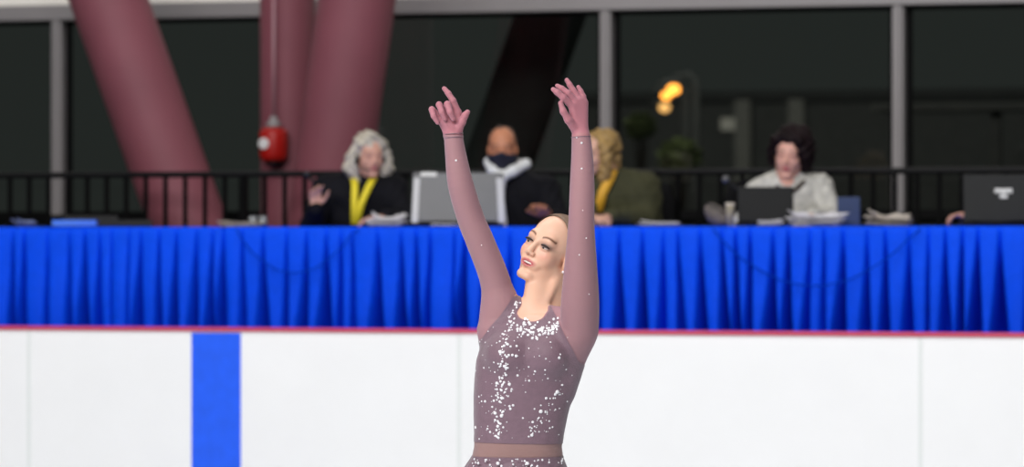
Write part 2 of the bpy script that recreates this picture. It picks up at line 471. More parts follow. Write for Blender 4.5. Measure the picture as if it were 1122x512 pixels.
M['beige_cup'] = mat('beige_cup', (176, 164, 132), 0.6, noise=0.05)
M['skin'] = vcol_mat('skin', 0.5)
M['skin_fine'] = vcol_mat('skater_skin', 0.42, 0.12)
M['mauve'] = mat('mauve_fabric', (124, 97, 110), 0.55, noise=0.07, nscale=60, bump=0.25, bscale=260, sheen=0.3)
M['sheer'] = sheer_mat('mauve_mesh', (168, 126, 142), 0.60)
M['sheer_glove'] = sheer_mat('mauve_glove_mesh', (190, 126, 146), 0.52)
M['sheer_waist'] = sheer_mat('beige_mesh', (160, 128, 130), 0.62)
M['crystal'] = mat('crystal', (250, 248, 252), 0.15, noise=0.02, spec=1.0)
M['hair_skater'] = mat('hair_skater', (122, 98, 80), 0.45, noise=0.3, nscale=40, bump=0.4, bscale=160)
M['hair_silver'] = mat('hair_silver', (188, 180, 164), 0.6, noise=0.28, nscale=26, bump=0.8, bscale=60)
M['hair_blond'] = mat('hair_blond', (150, 120, 68), 0.6, noise=0.3, nscale=24, bump=0.8, bscale=60)
M['hair_dark'] = mat('hair_dark', (22, 12, 14), 0.6, spec=0.12, noise=0.35, nscale=24, bump=0.8, bscale=60)
M['hair_short'] = mat('hair_short', (52, 38, 30), 0.8, noise=0.3, nscale=60)
M['eye_white'] = mat('eye_white', (205, 196, 192), 0.2, noise=0.01)
M['iris'] = mat('iris_brown', (38, 30, 28), 0.15, noise=0.1)
M['lash'] = mat('lash_black', (26, 18, 20), 0.6, noise=0.1)
M['teeth'] = mat('teeth', (236, 230, 222), 0.3, noise=0.01)
M['boot'] = mat('boot_leather', (206, 176, 156), 0.4, noise=0.05)
M['steel'] = mat('blade_steel', (190, 192, 196), 0.2, metal=1.0, noise=0.03)
M['trouser'] = mat('dark_trousers', (28, 30, 38), 0.85, noise=0.15)
M['asphalt'] = mat('asphalt', (44, 46, 45), 0.9, noise=0.15, nscale=3)
M['far_wall'] = mat('far_wall', (60, 62, 60), 0.9, noise=0.15)
M['far_trim'] = mat('far_trim', (110, 110, 104), 0.8, noise=0.1)
M['leaf'] = mat('bush_leaves', (80, 92, 44), 0.8, noise=0.3, nscale=6)
M['leafdark'] = mat('bush_bark', (50, 42, 32), 0.8, noise=0.3, nscale=6)
M['lamp_orange'] = emit('orange_lamp', (255, 158, 62), 5.0)
M['lamp_dim'] = emit('dim_lamp', (255, 190, 110), 2.0)
M['lit_window'] = emit('lit_window', (190, 186, 170), 0.28)
g = bpy.data.materials.new('window_glass'); g.use_nodes = True
nt = g.node_tree; nt.nodes.remove(nt.nodes['Principled BSDF'])
tr = nt.nodes.new('ShaderNodeBsdfTransparent'); tr.inputs[0].default_value = (0.86, 0.88, 0.87, 1)
gl = nt.nodes.new('ShaderNodeBsdfGlossy'); gl.inputs['Roughness'].default_value = 0.03
fr = nt.nodes.new('ShaderNodeFresnel'); fr.inputs[0].default_value = 1.5
nz = nt.nodes.new('ShaderNodeTexNoise'); nz.inputs['Scale'].default_value = 0.8
bp = nt.nodes.new('ShaderNodeBump'); bp.inputs['Strength'].default_value = 0.02
mx = nt.nodes.new('ShaderNodeMixShader')
nt.links.new(nz.outputs[0], bp.inputs['Height']); nt.links.new(bp.outputs[0], gl.inputs['Normal'])
nt.links.new(fr.outputs[0], mx.inputs[0]); nt.links.new(tr.outputs[0], mx.inputs[1]); nt.links.new(gl.outputs[0], mx.inputs[2])
nt.links.new(mx.outputs[0], nt.nodes['Material Output'].inputs['Surface'])
M['glass'] = g

# ------------------------------------------------------------------ the setting
D_BOARD, D_SKIRT, D_RAIL, D_PILLAR, D_WIN = 22.1, 22.5, 24.25, 25.0, 26.7
CT = math.cos(TH)
YB, YS, YR, YP, YW = [d * CT for d in (D_BOARD, D_SKIRT, D_RAIL, D_PILLAR, D_WIN)]
XL, XR = -15.5, -0.5
TABLE_Z = W(561, 248.5, D_SKIRT).z
FLOOR_Z = TABLE_Z - 0.745
BOARD_Z = W(561, 361.8, D_BOARD).z

tag(MB().box(((XL + XR) / 2, YB / 2, -0.05), (XR - XL + 8, YB + 0.2, 0.1)).build('floor', M['ice']), 'white ice sheet in front of the boards', 'ice', kind='structure')
tag(MB().box(((XL + XR) / 2, (YB + 0.14 + YW + 0.1) / 2, FLOOR_Z / 2), (XR - XL + 2, YW - YB, FLOOR_Z)).build('floor', M['concrete']), 'raised concrete concourse behind the boards', 'floor', kind='structure')

# dasher boards: facing in panels with faint seams
xs_seam = [W(32, 400, D_BOARD).x, W(503, 400, D_BOARD).x]
pitch = xs_seam[1] - xs_seam[0]
b = MB()
x = xs_seam[0] - 3 * pitch; edges = []
while x < XR: edges.append(x); x += pitch
for a, c in zip(edges, edges[1:]):
    b.box(((a + c) / 2, YB + 0.05, (BOARD_Z - 0.02) / 2), (c - a - 0.006, 0.1, BOARD_Z - 0.02), bev=0.003)
b.box(((XL + XR) / 2, YB + 0.068, (BOARD_Z - 0.02) / 2), (XR - XL, 0.1, BOARD_Z - 0.022))
tag(b.build('wall_front', M['board']), 'white rink dasher boards in panels', 'rink boards', kind='structure')
b = MB()
for a in edges[1:-1]: b.box((a, YB - 0.001, (BOARD_Z - 0.02) / 2), (0.022, 0.006, BOARD_Z - 0.03), bev=0.001)
tag(b.build('trim_1', M['seam']), 'grey joint strips on the white boards', 'trim', kind='structure')
xa, xb_ = W(210, 400, D_BOARD).x, W(264, 400, D_BOARD).x
tag(MB().box(((xa + xb_) / 2, YB - 0.001, (BOARD_Z - 0.026) / 2), (xb_ - xa, 0.006, BOARD_Z - 0.026), bev=0.001).build('trim_2', M['stripe']), 'blue vertical line on the white boards', 'trim', kind='structure')
tag(MB().box(((XL + XR) / 2, YB + 0.055, BOARD_Z - 0.008), (XR - XL, 0.135, 0.021), bev=0.006).build('trim_3', M['cap']), 'thin red cap rail along the top of the boards', 'trim', kind='structure')

# window wall
HDR = W(561, 14, D_WIN).z; SILL = W(561, 235, D_WIN).z
hdr_h = 0.10
tag(MB().box(((XL + XR) / 2 - 1, YW, HDR + hdr_h / 2), (XR - XL + 4, 0.16, hdr_h), bev=0.008).build('trim_4', M['alum']), 'grey window header', 'trim', kind='structure')
tag(MB().box(((XL + XR) / 2 - 1, YW + 0.02, HDR + hdr_h + 1.2), (XR - XL + 4, 0.1, 2.4)).build('wall_back', M['cream']), 'cream wall over the window header', 'wall', kind='structure')
tag(MB().box(((XL + XR) / 2 - 1, YW + 0.06, (FLOOR_Z + SILL) / 2 - 0.02), (XR - XL + 4, 0.08, SILL - FLOOR_Z - 0.04)).build('wall_back', M['knee']), 'dark low wall under the windows', 'wall', kind='structure')
tag(MB().box(((XL + XR) / 2 - 1, YW, SILL - 0.02), (XR - XL + 4, 0.18, 0.04), bev=0.006).build('trim_5', M['rail']), 'dark window sill', 'trim', kind='structure')
mull = [W(px, 100, D_WIN).x for px in (65.5, 666, 986)]
mull_all = sorted([mull[0], mull[1], mull[2], (mull[0] + mull[1]) / 2, mull[2] + (mull[2] - mull[1]), mull[0] - (mull[2] - mull[1])])
for i, x in enumerate(mull_all):
    q = MB().box((x, YW, (SILL + HDR) / 2), (0.07, 0.12, HDR - SILL), bev=0.006)
    q.box((x, YW - 0.065, (SILL + HDR) / 2), (0.03, 0.02, HDR - SILL), bev=0.004)
    tag(q.build('trim_%d' % (6 + i), M['alum']), 'grey vertical window mullion', 'trim', kind='structure')
for i, (a, c) in enumerate(zip(mull_all, mull_all[1:])):
    wf = MB()
    for (cx, cz, sx, sz) in (((a + c) / 2, HDR - 0.012, c - a - 0.09, 0.024), ((a + c) / 2, SILL + 0.012, c - a - 0.09, 0.024)):
        wf.box((cx, YW + 0.03, cz), (sx, 0.04, sz))
    for sx in (a + 0.056, c - 0.056): wf.box((sx, YW + 0.03, (SILL + HDR) / 2), (0.024, 0.04, HDR - SILL))
    o = tag(wf.build('window_%d' % (i + 1), M['rail']), 'large dark night window', 'window', kind='structure')
    MB().box(((a + c) / 2, YW + 0.03, (SILL + HDR) / 2), (c - a - 0.08, 0.008, HDR - SILL)).build('window_pane', M['glass'], o)

# raking maroon pillars
def pillar(p0, p1, d, r, label, name='pillar'):
    a = W(p0[0], p0[1], d); bq = W(p1[0], p1[1], d)
    t = (bq - a) / (a.z - bq.z)
    top = a - t * (3.9 - a.z) ; top = a + (a - bq) * ((3.9 - a.z) / (a.z - bq.z)); bot = bq + (bq - a) * ((bq.z - FLOOR_Z) / (a.z - bq.z))
    root = empty(name, (bot.x, bot.y, FLOOR_Z)); tag(root, label, 'pillar', 'raking maroon steel columns')
    T = top - bot
    q = MB(); n = 40
    rings = []
    for s in np.linspace(0, 1, 14):
        c = T * s
        rings.append([q.bm.verts.new((c.x + r * 1.03 * math.cos(2 * math.pi * k / n), c.y + r * math.sin(2 * math.pi * k / n), c.z)) for k in range(n)])
    for A1, B1 in zip(rings, rings[1:]):
        for k in range(n): q.bm.faces.new((A1[k], A1[(k + 1) % n], B1[(k + 1) % n], B1[k]))
    q.bm.faces.new(rings[0][::-1]); q.bm.faces.new(rings[-1])
    q.build('shaft', M['maroon'], root, True)
    MB().lathe([(r * 1.35, 0), (r * 1.35, 0.03), (r * 1.3, 0.035)], (0, 0, 0), 32).build('base_plate', M['maroon'], root)
    return root
pillar((119, 0), (206, 245), D_PILLAR, 0.238, 'thick maroon pillar at left, leaning down to the right')
pillar((391, 0), (357, 245), D_PILLAR, 0.225, 'thick maroon pillar leaning down to the left behind the silver-haired person')
pillar((315, 0), (316, 245), D_PILLAR + 0.62, 0.164, 'slimmer upright maroon pillar with the red alarm box')

# railing
root = empty('railing', (0, YR, FLOOR_Z))
tag(root, 'black metal guard railing with thin balusters behind the table', 'railing')
rz = W(561, 189.5, D_RAIL).z - FLOOR_Z
MB().box(((XL + XR) / 2, 0, rz), (XR - XL, 0.05, 0.036), bev=0.01).build('top_rail', M['rail_top'], root)
MB().box(((XL + XR) / 2, 0, 0.1), (XR - XL, 0.04, 0.03), bev=0.006).build('bottom_rail', M['rail'], root)
x0 = W(11, 200, D_RAIL).x; sp = (W(334, 200, D_RAIL).x - W(11, 200, D_RAIL).x) / 15.0
i = -14; base_bal = None
while True:
    x = x0 + sp * i; i += 1
    if x > W(1135, 200, D_RAIL).x: break
    if base_bal is None:
        base_bal = MB().box((0, 0, rz / 2 + 0.05), (0.024, 0.024, rz - 0.12), bev=0.003).build('baluster', M['rail'], root); o = base_bal
    else:
        o = base_bal.copy(); COL.objects.link(o); o.parent = root
    o.location = (x, 0, 0)
for px in (-235, -30, 256, 545, 834, 1060):
    MB().box((W(px, 200, D_RAIL).x + sp * 0.5, 0.0, rz / 2 - 0.01), (0.045, 0.045, rz - 0.02), bev=0.004).build('post', M['rail'], root)

# red alarm box on the upright pillar
yf = YP + 0.62 * CT - 0.164
c = W(299.5, 158, (yf - 0.08) / CT)
root = empty('fire_alarm', (c.x, yf - 0.075, c.z)); tag(root, 'red round-cornered fire alarm box with a white disc on the upright maroon pillar', 'fire alarm')
q = MB().lathe([(0.055, -0.105), (0.078, -0.095), (0.085, -0.07), (0.087, 0.06), (0.08, 0.085), (0.05, 0.10)], (0, 0, 0), 28); q.build('body', M['red_paint'], root, True)
MB().box((0, 0.09, 0), (0.09, 0.06, 0.14), bev=0.008).build('mount', M['red_paint'], root)
MB().lathe([(0.034, 0), (0.034, 0.008), (0.03, 0.011)], (-0.030, -0.0795, 0.002), 20, axis=Matrix.Rotation(math.radians(90), 3, 'X') @ Matrix.Identity(3)).build('disc', M['white_plastic'], root)
MB().lathe([(0.045, 0.1), (0.045, 0.125), (0.03, 0.135), (0.016, 0.17)], (0, 0, 0), 18).build('collar', M['alum'], root, True)
MB().lathe([(0.052, -0.125), (0.056, -0.10)], (0, 0, 0), 18).build('sounder', M['dark_plastic'], root, True)
MB().tube([(0, 0, 0.16), (0, 0, 0.5), (0, 0.0, 1.2)], 0.011, 8).build('conduit', mat('conduit_paint', (150, 110, 118), 0.4, noise=0.05), root, True)

# ------------------------------------------------------------------ outside, beyond the glass
tag(MB().box((-12, YW + 32, FLOOR_Z - 0.35), (90, 60, 0.1)).build('floor', M['asphalt']), 'dark asphalt lot outside', 'ground', kind='structure')
def far(px, py, d): return W(px, py, d)
# raking dark column outside
a = W(602, 20, 28.6); bq = W(556, 150, 28.6)
t = (bq - a) / (a.z - bq.z)
top = a - t * 2.5; bot = a + t * (a.z - (FLOOR_Z - 0.3))
tag(MB().tube([bot, a, top], 0.23, 28).build('outdoor_column', M['far_wall'], None, True), 'dark leaning column outside the window between the raised arms', 'column')
# low building with a lit window and a pale canopy beam
bc = far(905, 200, 60)
root = empty('building', (bc.x, bc.y, FLOOR_Z - 0.3)); tag(root, 'dark low building outside beyond the windows at right', 'building')
h_b = far(900, 108, 60).z - FLOOR_Z + 0.3
MB().box((0, 3, h_b / 2), (7.4, 5, h_b), bev=0.05).build('wall', M['far_wall'], root)
MB().box((0, 3, h_b + 0.06), (7.7, 5.3, 0.14), bev=0.02).build('roof_edge', M['asphalt'], root)
wz = far(792, 135, 60).z - FLOOR_Z + 0.3
wx = far(792, 135, 60).x - bc.x
f_ = MB()
for s in (-1, 1): f_.box((wx, 0.48, wz + s * 0.1), (0.38, 0.06, 0.03)); f_.box((wx + s * 0.18, 0.48, wz), (0.03, 0.06, 0.2))
f_ = f_.build('window_frame', M['far_wall'], root)
MB().box((wx, 0.485, wz), (0.33, 0.03, 0.17)).build('lit_pane', M['lit_window'], f_)
for px in (806, 865):
    MB().box((far(px, 135, 60).x - bc.x, 0.42, h_b / 2), (0.22, 0.16, h_b)).build('downpipe', M['far_trim'], root)
cc = far(1070, 118, 40)
root = empty('canopy', (cc.x, cc.y, FLOOR_Z - 0.3)); tag(root, 'pale canopy beam on posts outside the far right window', 'canopy')
hz = cc.z - FLOOR_Z + 0.3
MB().box((0.3, 0, hz), (2.4, 0.6, 0.07), bev=0.01).build('beam', M['far_trim'], root)
for dx in (-0.75, 0.18, 1.3): MB().box((dx, 0, hz / 2 - 0.02), (0.09, 0.09, hz - 0.04), bev=0.008).build('post', M['far_trim'], root)
# bushes
rnd = random.Random(5)
def bush(px, py, d, r, label):
    c = far(px, py, d); root = empty('bush', (c.x, c.y, FLOOR_Z - 0.3)); tag(root, label, 'bush', 'shrubs outside the windows')
    hh = c.z - FLOOR_Z + 0.3; q = MB()
    for _ in range(420):
        v = Vector((rnd.gauss(0, 1), rnd.gauss(0, 1), rnd.gauss(0, 1))).normalized() * r * rnd.uniform(0.5, 1.0)
        R_ = Matrix.Rotation(rnd.uniform(0, 6.28), 4, 'Z') @ Matrix.Rotation(rnd.uniform(0, 3.1), 4, 'X')
        q.box((v.x, v.y, hh + v.z * 0.9), (0.09, 0.045, 0.006), rot=R_)
    q.build('foliage', M['leaf'], root)
    MB().tube([(0, 0, 0), (0.03, 0, hh * 0.5), (0, 0.02, hh)], [0.05, 0.035, 0.015], 8).build('trunk', M['leafdark'], root, True)
    for k in range(4):
        a_ = k * 1.6
        MB().tube([(0.02, 0, hh * 0.6), (0.3 * r * math.cos(a_), 0.3 * r * math.sin(a_), hh * 0.85), (0.7 * r * math.cos(a_), 0.7 * r * math.sin(a_), hh + 0.1)], [0.02, 0.014, 0.006], 6).build('branch', M['leafdark'], root, True)
bush(702, 138, 40, 0.13, 'small green bush outside, left of the orange lamps')
bush(745, 172, 42, 0.2, 'low dark green bush outside, under the orange lamps')
# orange street lamps
def street_lamp(px, py, d, r, label, m):
    c = far(px, py, d); base = FLOOR_Z - 0.3
    root = empty('street_lamp', (c.x + 0.25, c.y, base)); tag(root, label, 'street lamp', 'orange lamps outside'); h = c.z - base
    MB().tube([(0, 0, 0), (0, 0, h + 0.1), (-0.08, 0, h + 0.16), (-0.25, 0, h + 0.13)], [0.05, 0.035, 0.03, 0.025], 10).build('pole', M['far_wall'], root, True)
    MB().ball((-0.25, 0, h), r, 16, (1, 1, 0.8)).build('bulb', m, root, True)
    MB().lathe([(0.2, 0), (0.1, 0.05), (0.02, 0.07)], (-0.25, 0, h + r * 0.75), 16).build('hood', M['far_wall'], root, True)
street_lamp(738, 98, 46, 0.07, 'topmost orange street lamp glowing outside the window', M['lamp_orange'])
street_lamp(730, 105, 50, 0.06, 'middle orange street lamp of the cluster outside', M['lamp_orange'])
street_lamp(728, 118, 54, 0.07, 'lowest and dimmest orange street lamp outside', M['lamp_dim'])

# ------------------------------------------------------------------ tables, skirt
TX0, TX1 = W(-60, 250, D_SKIRT).x, W(1200, 250, D_SKIRT).x
ntab = 3; tw = (TX1 - TX0) / ntab
tl = ['folding table under the blue cloth at left end', 'folding table under the blue cloth in the middle', 'folding table under the blue cloth at right end']
for i in range(ntab):
    cx = TX0 + tw * (i + 0.5)
    root = empty('folding_table', (cx, YS + 0.43, FLOOR_Z)); tag(root, tl[i], 'table', 'tables under the blue cloth')
    MB().box((0, 0, 0.725), (tw - 0.01, 0.74, 0.03), bev=0.006).build('tabletop', M['silver_light'], root)
    for sx in (-1, 1):
        for sy in (-1, 1): MB().tube([(sx * (tw / 2 - 0.15), 0.1 + sy * 0.2, 0), (sx * (tw / 2 - 0.15), 0.1 + sy * 0.2, 0.712)], 0.014, 10).build('leg', M['metal'], root, True)
root = empty('table_skirt', ((TX0 + TX1) / 2, YS, FLOOR_Z)); tag(root, 'long royal blue pleated cloth skirt covering the judging tables', 'tablecloth')
LW = TX1 - TX0
MB().box((0, 0.405, 0.7435), (LW + 0.02, 0.80, 0.005), bev=0.002).build('top_cloth', M['cloth_blue'], root)
rs = random.Random(11)
xs = []; ws = []; x = -LW / 2
while x < LW / 2:
    w = rs.choice([0.07, 0.09, 0.10, 0.12, 0.15, 0.11]) * rs.uniform(0.85, 1.15)
    xs.append(x); ws.append((w, rs.uniform(0.5, 1.25), rs.uniform(-0.03, 0.03), rs.choice([0.2, 0.6, 0.9, 1.1, 1.2, 1.2]))); x += w
NZ = 26; H = 0.745
verts = []; faces = []; cols_n = 0; idx = []
samp = []
for x, (w, am, dr, dp) in zip(xs, ws):
    for s in np.linspace(0, 1, 25)[:-1]: samp.append((x, w, s, am, dr, dp))
for (x, w, s, am, dr, dp) in samp:
    for j in range(NZ):
        t = 1 - j / (NZ - 1)      # 1 at floor, 0 at top (j = NZ-1)
        t = j / (NZ - 1)          # 0 top .. 1 floor
        grow = 0.08 + 0.92 * min(1, t * 1.35) ** 0.8
        e_ = min(s, 1 - s) * w; vw = 0.006 + 0.024 * dp * grow * (0.25 + 0.75 * t); val = math.exp(-(e_ / vw) ** 4)
        prof = math.sin(math.pi * s) ** 0.7
        y = -0.012 - (0.034 * am * grow) * prof + (0.012 + 0.24 * dp * grow * min(1, 3 * t)) * val
        y += 0.004 * math.sin(40 * (x + w * s)) * (0.3 + t) + 0.0035 * math.sin(11 * t + x * 3)
        edge = 0.006 * math.sin(math.pi * min(1, t * 14)) if t < 0.07 else 0
        verts.append((x + w * s + dr * t * math.sin(math.pi * s) + 0.012 * t * math.sin(x * 7), y * (1 if t > 0.02 else 0.4) , H - t * (H - 0.012) + 0.001))
for i in range(len(samp) - 1):
    for j in range(NZ - 1):
        a = i * NZ + j; faces.append((a, a + NZ, a + NZ + 1, a + 1))
sk = link_mesh('pleated_skirt', verts, faces, M['cloth_blue'], root)
md = sk.modifiers.new('thick', 'SOLIDIFY'); md.thickness = 0.003; md.offset = 1
# shade of drooping cables on the cloth, drawn as thin dark blue tubes
def cable_shade(px0, px1, py0, sag, label):
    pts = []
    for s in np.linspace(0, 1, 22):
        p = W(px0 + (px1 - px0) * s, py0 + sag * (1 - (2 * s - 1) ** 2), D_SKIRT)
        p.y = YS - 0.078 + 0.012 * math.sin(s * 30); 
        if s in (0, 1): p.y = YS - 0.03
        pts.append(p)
    o = MB().tube(pts, 0.004, 6).build('cable_shade', M['cable_shade'], None, True); tag(o, label, 'cable_shade', 'cable shade drawn on the blue skirt')
cable_shade(783, 1010, 251, 62, 'thin dark blue arc drawn as cable shade on the blue skirt, right of the skater')
cable_shade(262, 395, 251, 48, 'thin dark blue arc drawn as cable shade on the blue skirt, left of the skater')

# ------------------------------------------------------------------ chairs
def chair(loc, label, w=0.46, rz=0.0, first=[None]):
    root = empty('chair', loc, rz); tag(root, label, 'chair', 'black chairs behind the tables')
    MB().box((0, 0, 0.395), (w, 0.44, 0.06), bev=0.02).build('seat', M['chair'], root, True)
    q = MB(); n = 12; v = []
    for j, z in enumerate(np.linspace(0.56, 1.03, 8)):
        for i in range(n + 1):
            u = i / n * 2 - 1; rr = 1 - 0.10 * max(0, (z - 0.9) / 0.13) ** 2
            zz = z - (0.05 * u * u if j > 5 else 0)
            v.append((u * w / 2 * rr, 0.24 - 0.05 * u * u + (z - 0.56) * 0.12, zz))
    F = [(j * (n + 1) + i, j * (n + 1) + i + 1, (j + 1) * (n + 1) + i + 1, (j + 1) * (n + 1) + i) for j in range(7) for i in range(n)]
    o = link_mesh('backrest', v, F, M['chair'], root); m_ = o.modifiers.new('t', 'SOLIDIFY'); m_.thickness = 0.035
    for sx in (-1, 1):
        MB().tube([(sx * (w / 2 - 0.03), 0.19, 0.42), (sx * (w / 2 - 0.05), 0.21, 0.60)], 0.012, 8).build('back_support', M['metal'], root, True)
        for sy in (-1, 1): MB().tube([(sx * (w / 2 - 0.05), sy * 0.16, 0.42), (sx * (w / 2 - 0.01), sy * 0.21, 0.0)], 0.012, 8).build('leg', M['metal'], root, True)
    return root

# ------------------------------------------------------------------ people at the table
PD = 23.55
PS = FPX / PD
class Sitter:
    def __init__(s, pc, label):
        base = W(pc, 300, PD); s.pc = pc
        s.root = empty('person', (base.x, base.y, FLOOR_Z), TH); tag(s.root, label, 'person')
        s.B = Body()
    def L(s, px, py, y): return A((px - s.pc) / PS, y, CAMZ + (263 - py) / PS - FLOOR_Z)
    def legs(s, yk=-0.42):
        B = s.B
        for sx in (-1, 1):
            B.cap((sx * 0.09, 0.05, 0.52), (sx * 0.11, yk + 0.12, 0.52), 0.085, 0.062, 0.03, 'legs')
            B.cap((sx * 0.11, yk + 0.12, 0.52), (sx * 0.11, yk + 0.10, 0.09), 0.056, 0.042, 0.02, 'legs')
            B.cap((sx * 0.11, yk + 0.12, 0.045), (sx * 0.12, yk - 0.06, 0.04), 0.042, 0.036, 0.02, 'legs')
    def build(s, skin, cloth, pants, f, cloth_groups=('torso', 'arms'), off=0.006, facekw={}):
        V, F = s.B.mesh(0.0065)
        cols = face_colors(V, f, skin, **facekw)
        body = link_mesh('body', V, F, M['skin'], s.root, True, cols)
        Nn = normals(V, F)
        dc = s.B.dist(V, cloth_groups); do = s.B.dist(V, ('head', 'hand')); dl = s.B.dist(V, ('legs',))
        fld = np.minimum(do - dc, dl - dc + 0.01)
        wr = 0.003 * np.sin(V[:, 2] * 55 + 8 * np.sin(V[:, 0] * 14)) * np.cos(V[:, 0] * 30)
        Vo = V + Nn * (off + wr[:, None])
        v2, f2 = clip(Vo, F, fld); s.cl = link_mesh(cloth[0], v2, f2, cloth[1], s.root)
        v3, f3 = clip(V + Nn * 0.006, F, np.minimum(dc - dl - 0.0, dl * 0 + 1)*1.0 - 1e-4 if False else np.where(do - dl > 0.0, dc - dl, -0.01))
        link_mesh('trousers', v3, f3, pants, s.root)
        return body

def hairmesh(sitter, f, fn, m, res=0.008, name='hair'):
    H_ = Body(); fn(H_, f); V, F = H_.mesh(res, None, 1)
    Nn = normals(V, F)
    w = 0.005 * np.sin(V[:, 0] * 95 + 5 * np.sin(V[:, 2] * 30)) + 0.003 * np.sin(V[:, 1] * 120 + V[:, 2] * 40)
    return link_mesh(name, V + Nn * w[:, None], F, m, sitter.root)

def eyes(s, f): add_eyes(f, s.root, er=0.0100, m_white=M['eye_white'], m_iris=M['iris'], m_dark=M['lash'], lash=False)

# --- silver-haired woman with yellow lanyard
p = Sitter(394, 'person with silver hair and yellow lanyard in a dark jacket, holding up one hand'); L = p.L; B = p.B
yaw = math.radians(22)
f1 = Frame(L(405, 169, -0.03), (0.04, -0.12, 1), (math.sin(yaw), -math.cos(yaw), -0.12), 1.0)
add_head(B, f1, open_mouth=False)
B.cap(f1.p(0, -0.03, -0.06), L(397, 205, 0.03), 0.052, 0.062, 0.02, 'head')
B.loft([(0.46, 0, 0.06, 0.19, 0.13), (0.70, 0, 0.06, 0.185, 0.13), (0.92, 0.0, 0.04, 0.21, 0.13), (1.0, 0.0, 0.04, 0.17, 0.10), (1.05, 0.01, 0.03, 0.09, 0.08)], 0.04, 'torso')
for sh, el, wr, in ((L(357, 207, 0.03), L(343, 246, -0.10), L(347, 229, -0.22)), (L(432, 207, 0.03), L(444, 246, -0.08), L(424, 238.5, -0.27))):
    B.chain([sh, el, wr], [0.072, 0.060, 0.042], 0.03, 'arms')
    B.cap(L(395, 203, 0.04), sh, 0.065, 0.07, 0.03, 'torso')
add_hand(B, L(347, 228, -0.23), (0.0, -0.15, 1), (-0.3, 1.0, 0.2), (0.9, 0.2, 0), 0.165, 1.25, 'hand')
add_hand(B, L(423, 239, -0.28), (-0.9, -0.4, 0.0), (0, 0, 1), (0, -1, 0.2), 0.17, 0.7, 'hand')
p.legs()
p.build((206, 156, 136), ('jacket', M['black']), M['trouser'], f1, facekw=dict(lips=(176, 96, 96), brow=(150, 110, 90), shadow=(150, 104, 92)))
eyes(p, f1)
def h1(H, f):
    R = f.R()
    H.ell(f.p(0, -0.025, 0.050), (0.084, 0.098, 0.082), R, 0.02)
    for sx in (-1, 1):
        H.chain([f.p(sx * 0.070, 0.01, 0.06), f.p(sx * 0.090, -0.005, -0.01), f.p(sx * 0.102, -0.01, -0.075), f.p(sx * 0.070, 0.0, -0.145)], [0.032, 0.038, 0.042, 0.026], 0.02)
        H.cap(f.p(sx * 0.010, 0.045, 0.110), f.p(sx * 0.066, 0.036, 0.062), 0.024, 0.022, 0.015)
    H.cap(f.p(0, -0.08, 0.02), f.p(0, -0.075, -0.12), 0.06, 0.05, 0.03)
hairmesh(p, f1, h1, M['hair_silver'])
q = MB().tube([f1.p(-0.078, 0, -0.01), f1.p(-0.088, 0, 0.05), f1.p(0, -0.01, 0.14), f1.p(0.088, 0, 0.05), f1.p(0.078, 0, -0.01)], 0.006, 8)
q.ball(f1.p(-0.086, 0.03, -0.02), 0.022, 12, (0.6, 1, 1.4)); q.ball(f1.p(0.086, 0.015, -0.02), 0.022, 12, (0.6, 1, 1.3))
q.tube([f1.p(-0.086, 0.01, -0.03), f1.p(-0.072, 0.06, -0.07), f1.p(-0.03, 0.10, -0.07)], 0.004, 6)
q.build('headset', M['dark_plastic'], p.root, True)
def strap(pts, w, m, parent, name, t=0.004, nrm=(0, -1, 0)):
    v = []; F = []
    pts = [Vector(q_) for q_ in pts]
    for i, c_ in enumerate(pts):
        d = (pts[min(i + 1, len(pts) - 1)] - pts[max(i - 1, 0)]).normalized(); sd = d.cross(Vector(nrm)).normalized() * w / 2
        v += [c_ - sd, c_ + sd]
    for i in range(len(pts) - 1): F.append((2 * i, 2 * i + 1, 2 * i + 3, 2 * i + 2))
    o = link_mesh(name, v, F, m, parent); m_ = o.modifiers.new('t', 'SOLIDIFY'); m_.thickness = t; m_.offset = 0
    return o
strap([L(388, 193, -0.055), L(389.5, 203, -0.11), L(389, 222, -0.13), L(389, 246, -0.13)], 0.036, M['yellow'], p.root, 'lanyard')
strap([L(411, 193, -0.055), L(405, 204, -0.11), L(397, 222, -0.13), L(391, 246, -0.131)], 0.036, M['yellow'], p.root, 'lanyard')
pr = W(344, 200, PD - 0.27)
root = empty('microphone', (pr.x, pr.y, pr.z), TH); tag(root, 'slim dark stick-shaped microphone held up in the raised hand of the silver-haired person', 'microphone')
MB().tube([(0.03, 0.0, -0.13), (0.0, 0, 0.0), (-0.03, 0, 0.035)], [0.012, 0.010, 0.013], 10).build('handle', M['dark_plastic'], root, True)
MB().ball((-0.04, 0, 0.045), 0.018, 12, (1, 1, 1.1)).build('grille', M['metal'], root, True)

# --- masked man with white scarf
p = Sitter(566, 'person with shaved head, dark face mask and white scarf in a black coat'); L = p.L; B = p.B
f2 = Frame(L(550.5, 163, -0.02), (-0.02, -0.1, 1), (-0.06, -1, -0.1), 1.02)
add_head(B, f2, fem=False, open_mouth=False)
B.cap(f2.p(0, -0.03, -0.06), L(558, 203, 0.04), 0.058, 0.066, 0.02, 'head')
B.loft([(0.46, 0, 0.06, 0.18, 0.13), (0.70, 0, 0.06, 0.18, 0.13), (0.92, 0.0, 0.05, 0.20, 0.13), (1.0, 0.0, 0.04, 0.16, 0.10), (1.05, -0.02, 0.04, 0.09, 0.08)], 0.04, 'torso')
for sh, el, wr in ((L(534, 206, 0.05), L(526, 246, -0.10), L(540, 240, -0.29)), (L(598, 208, 0.05), L(612, 246, -0.06), L(600, 238, -0.27))):
    B.chain([sh, el, wr], [0.074, 0.058, 0.042], 0.03, 'arms')
    B.cap(L(564, 203, 0.05), sh, 0.06, 0.07, 0.03, 'torso')
add_hand(B, L(599, 238, -0.28), (-0.3, -0.6, 0.5), (0, 0.3, 1), (-1, 0, 0.1), 0.18, 1.0, 'hand')
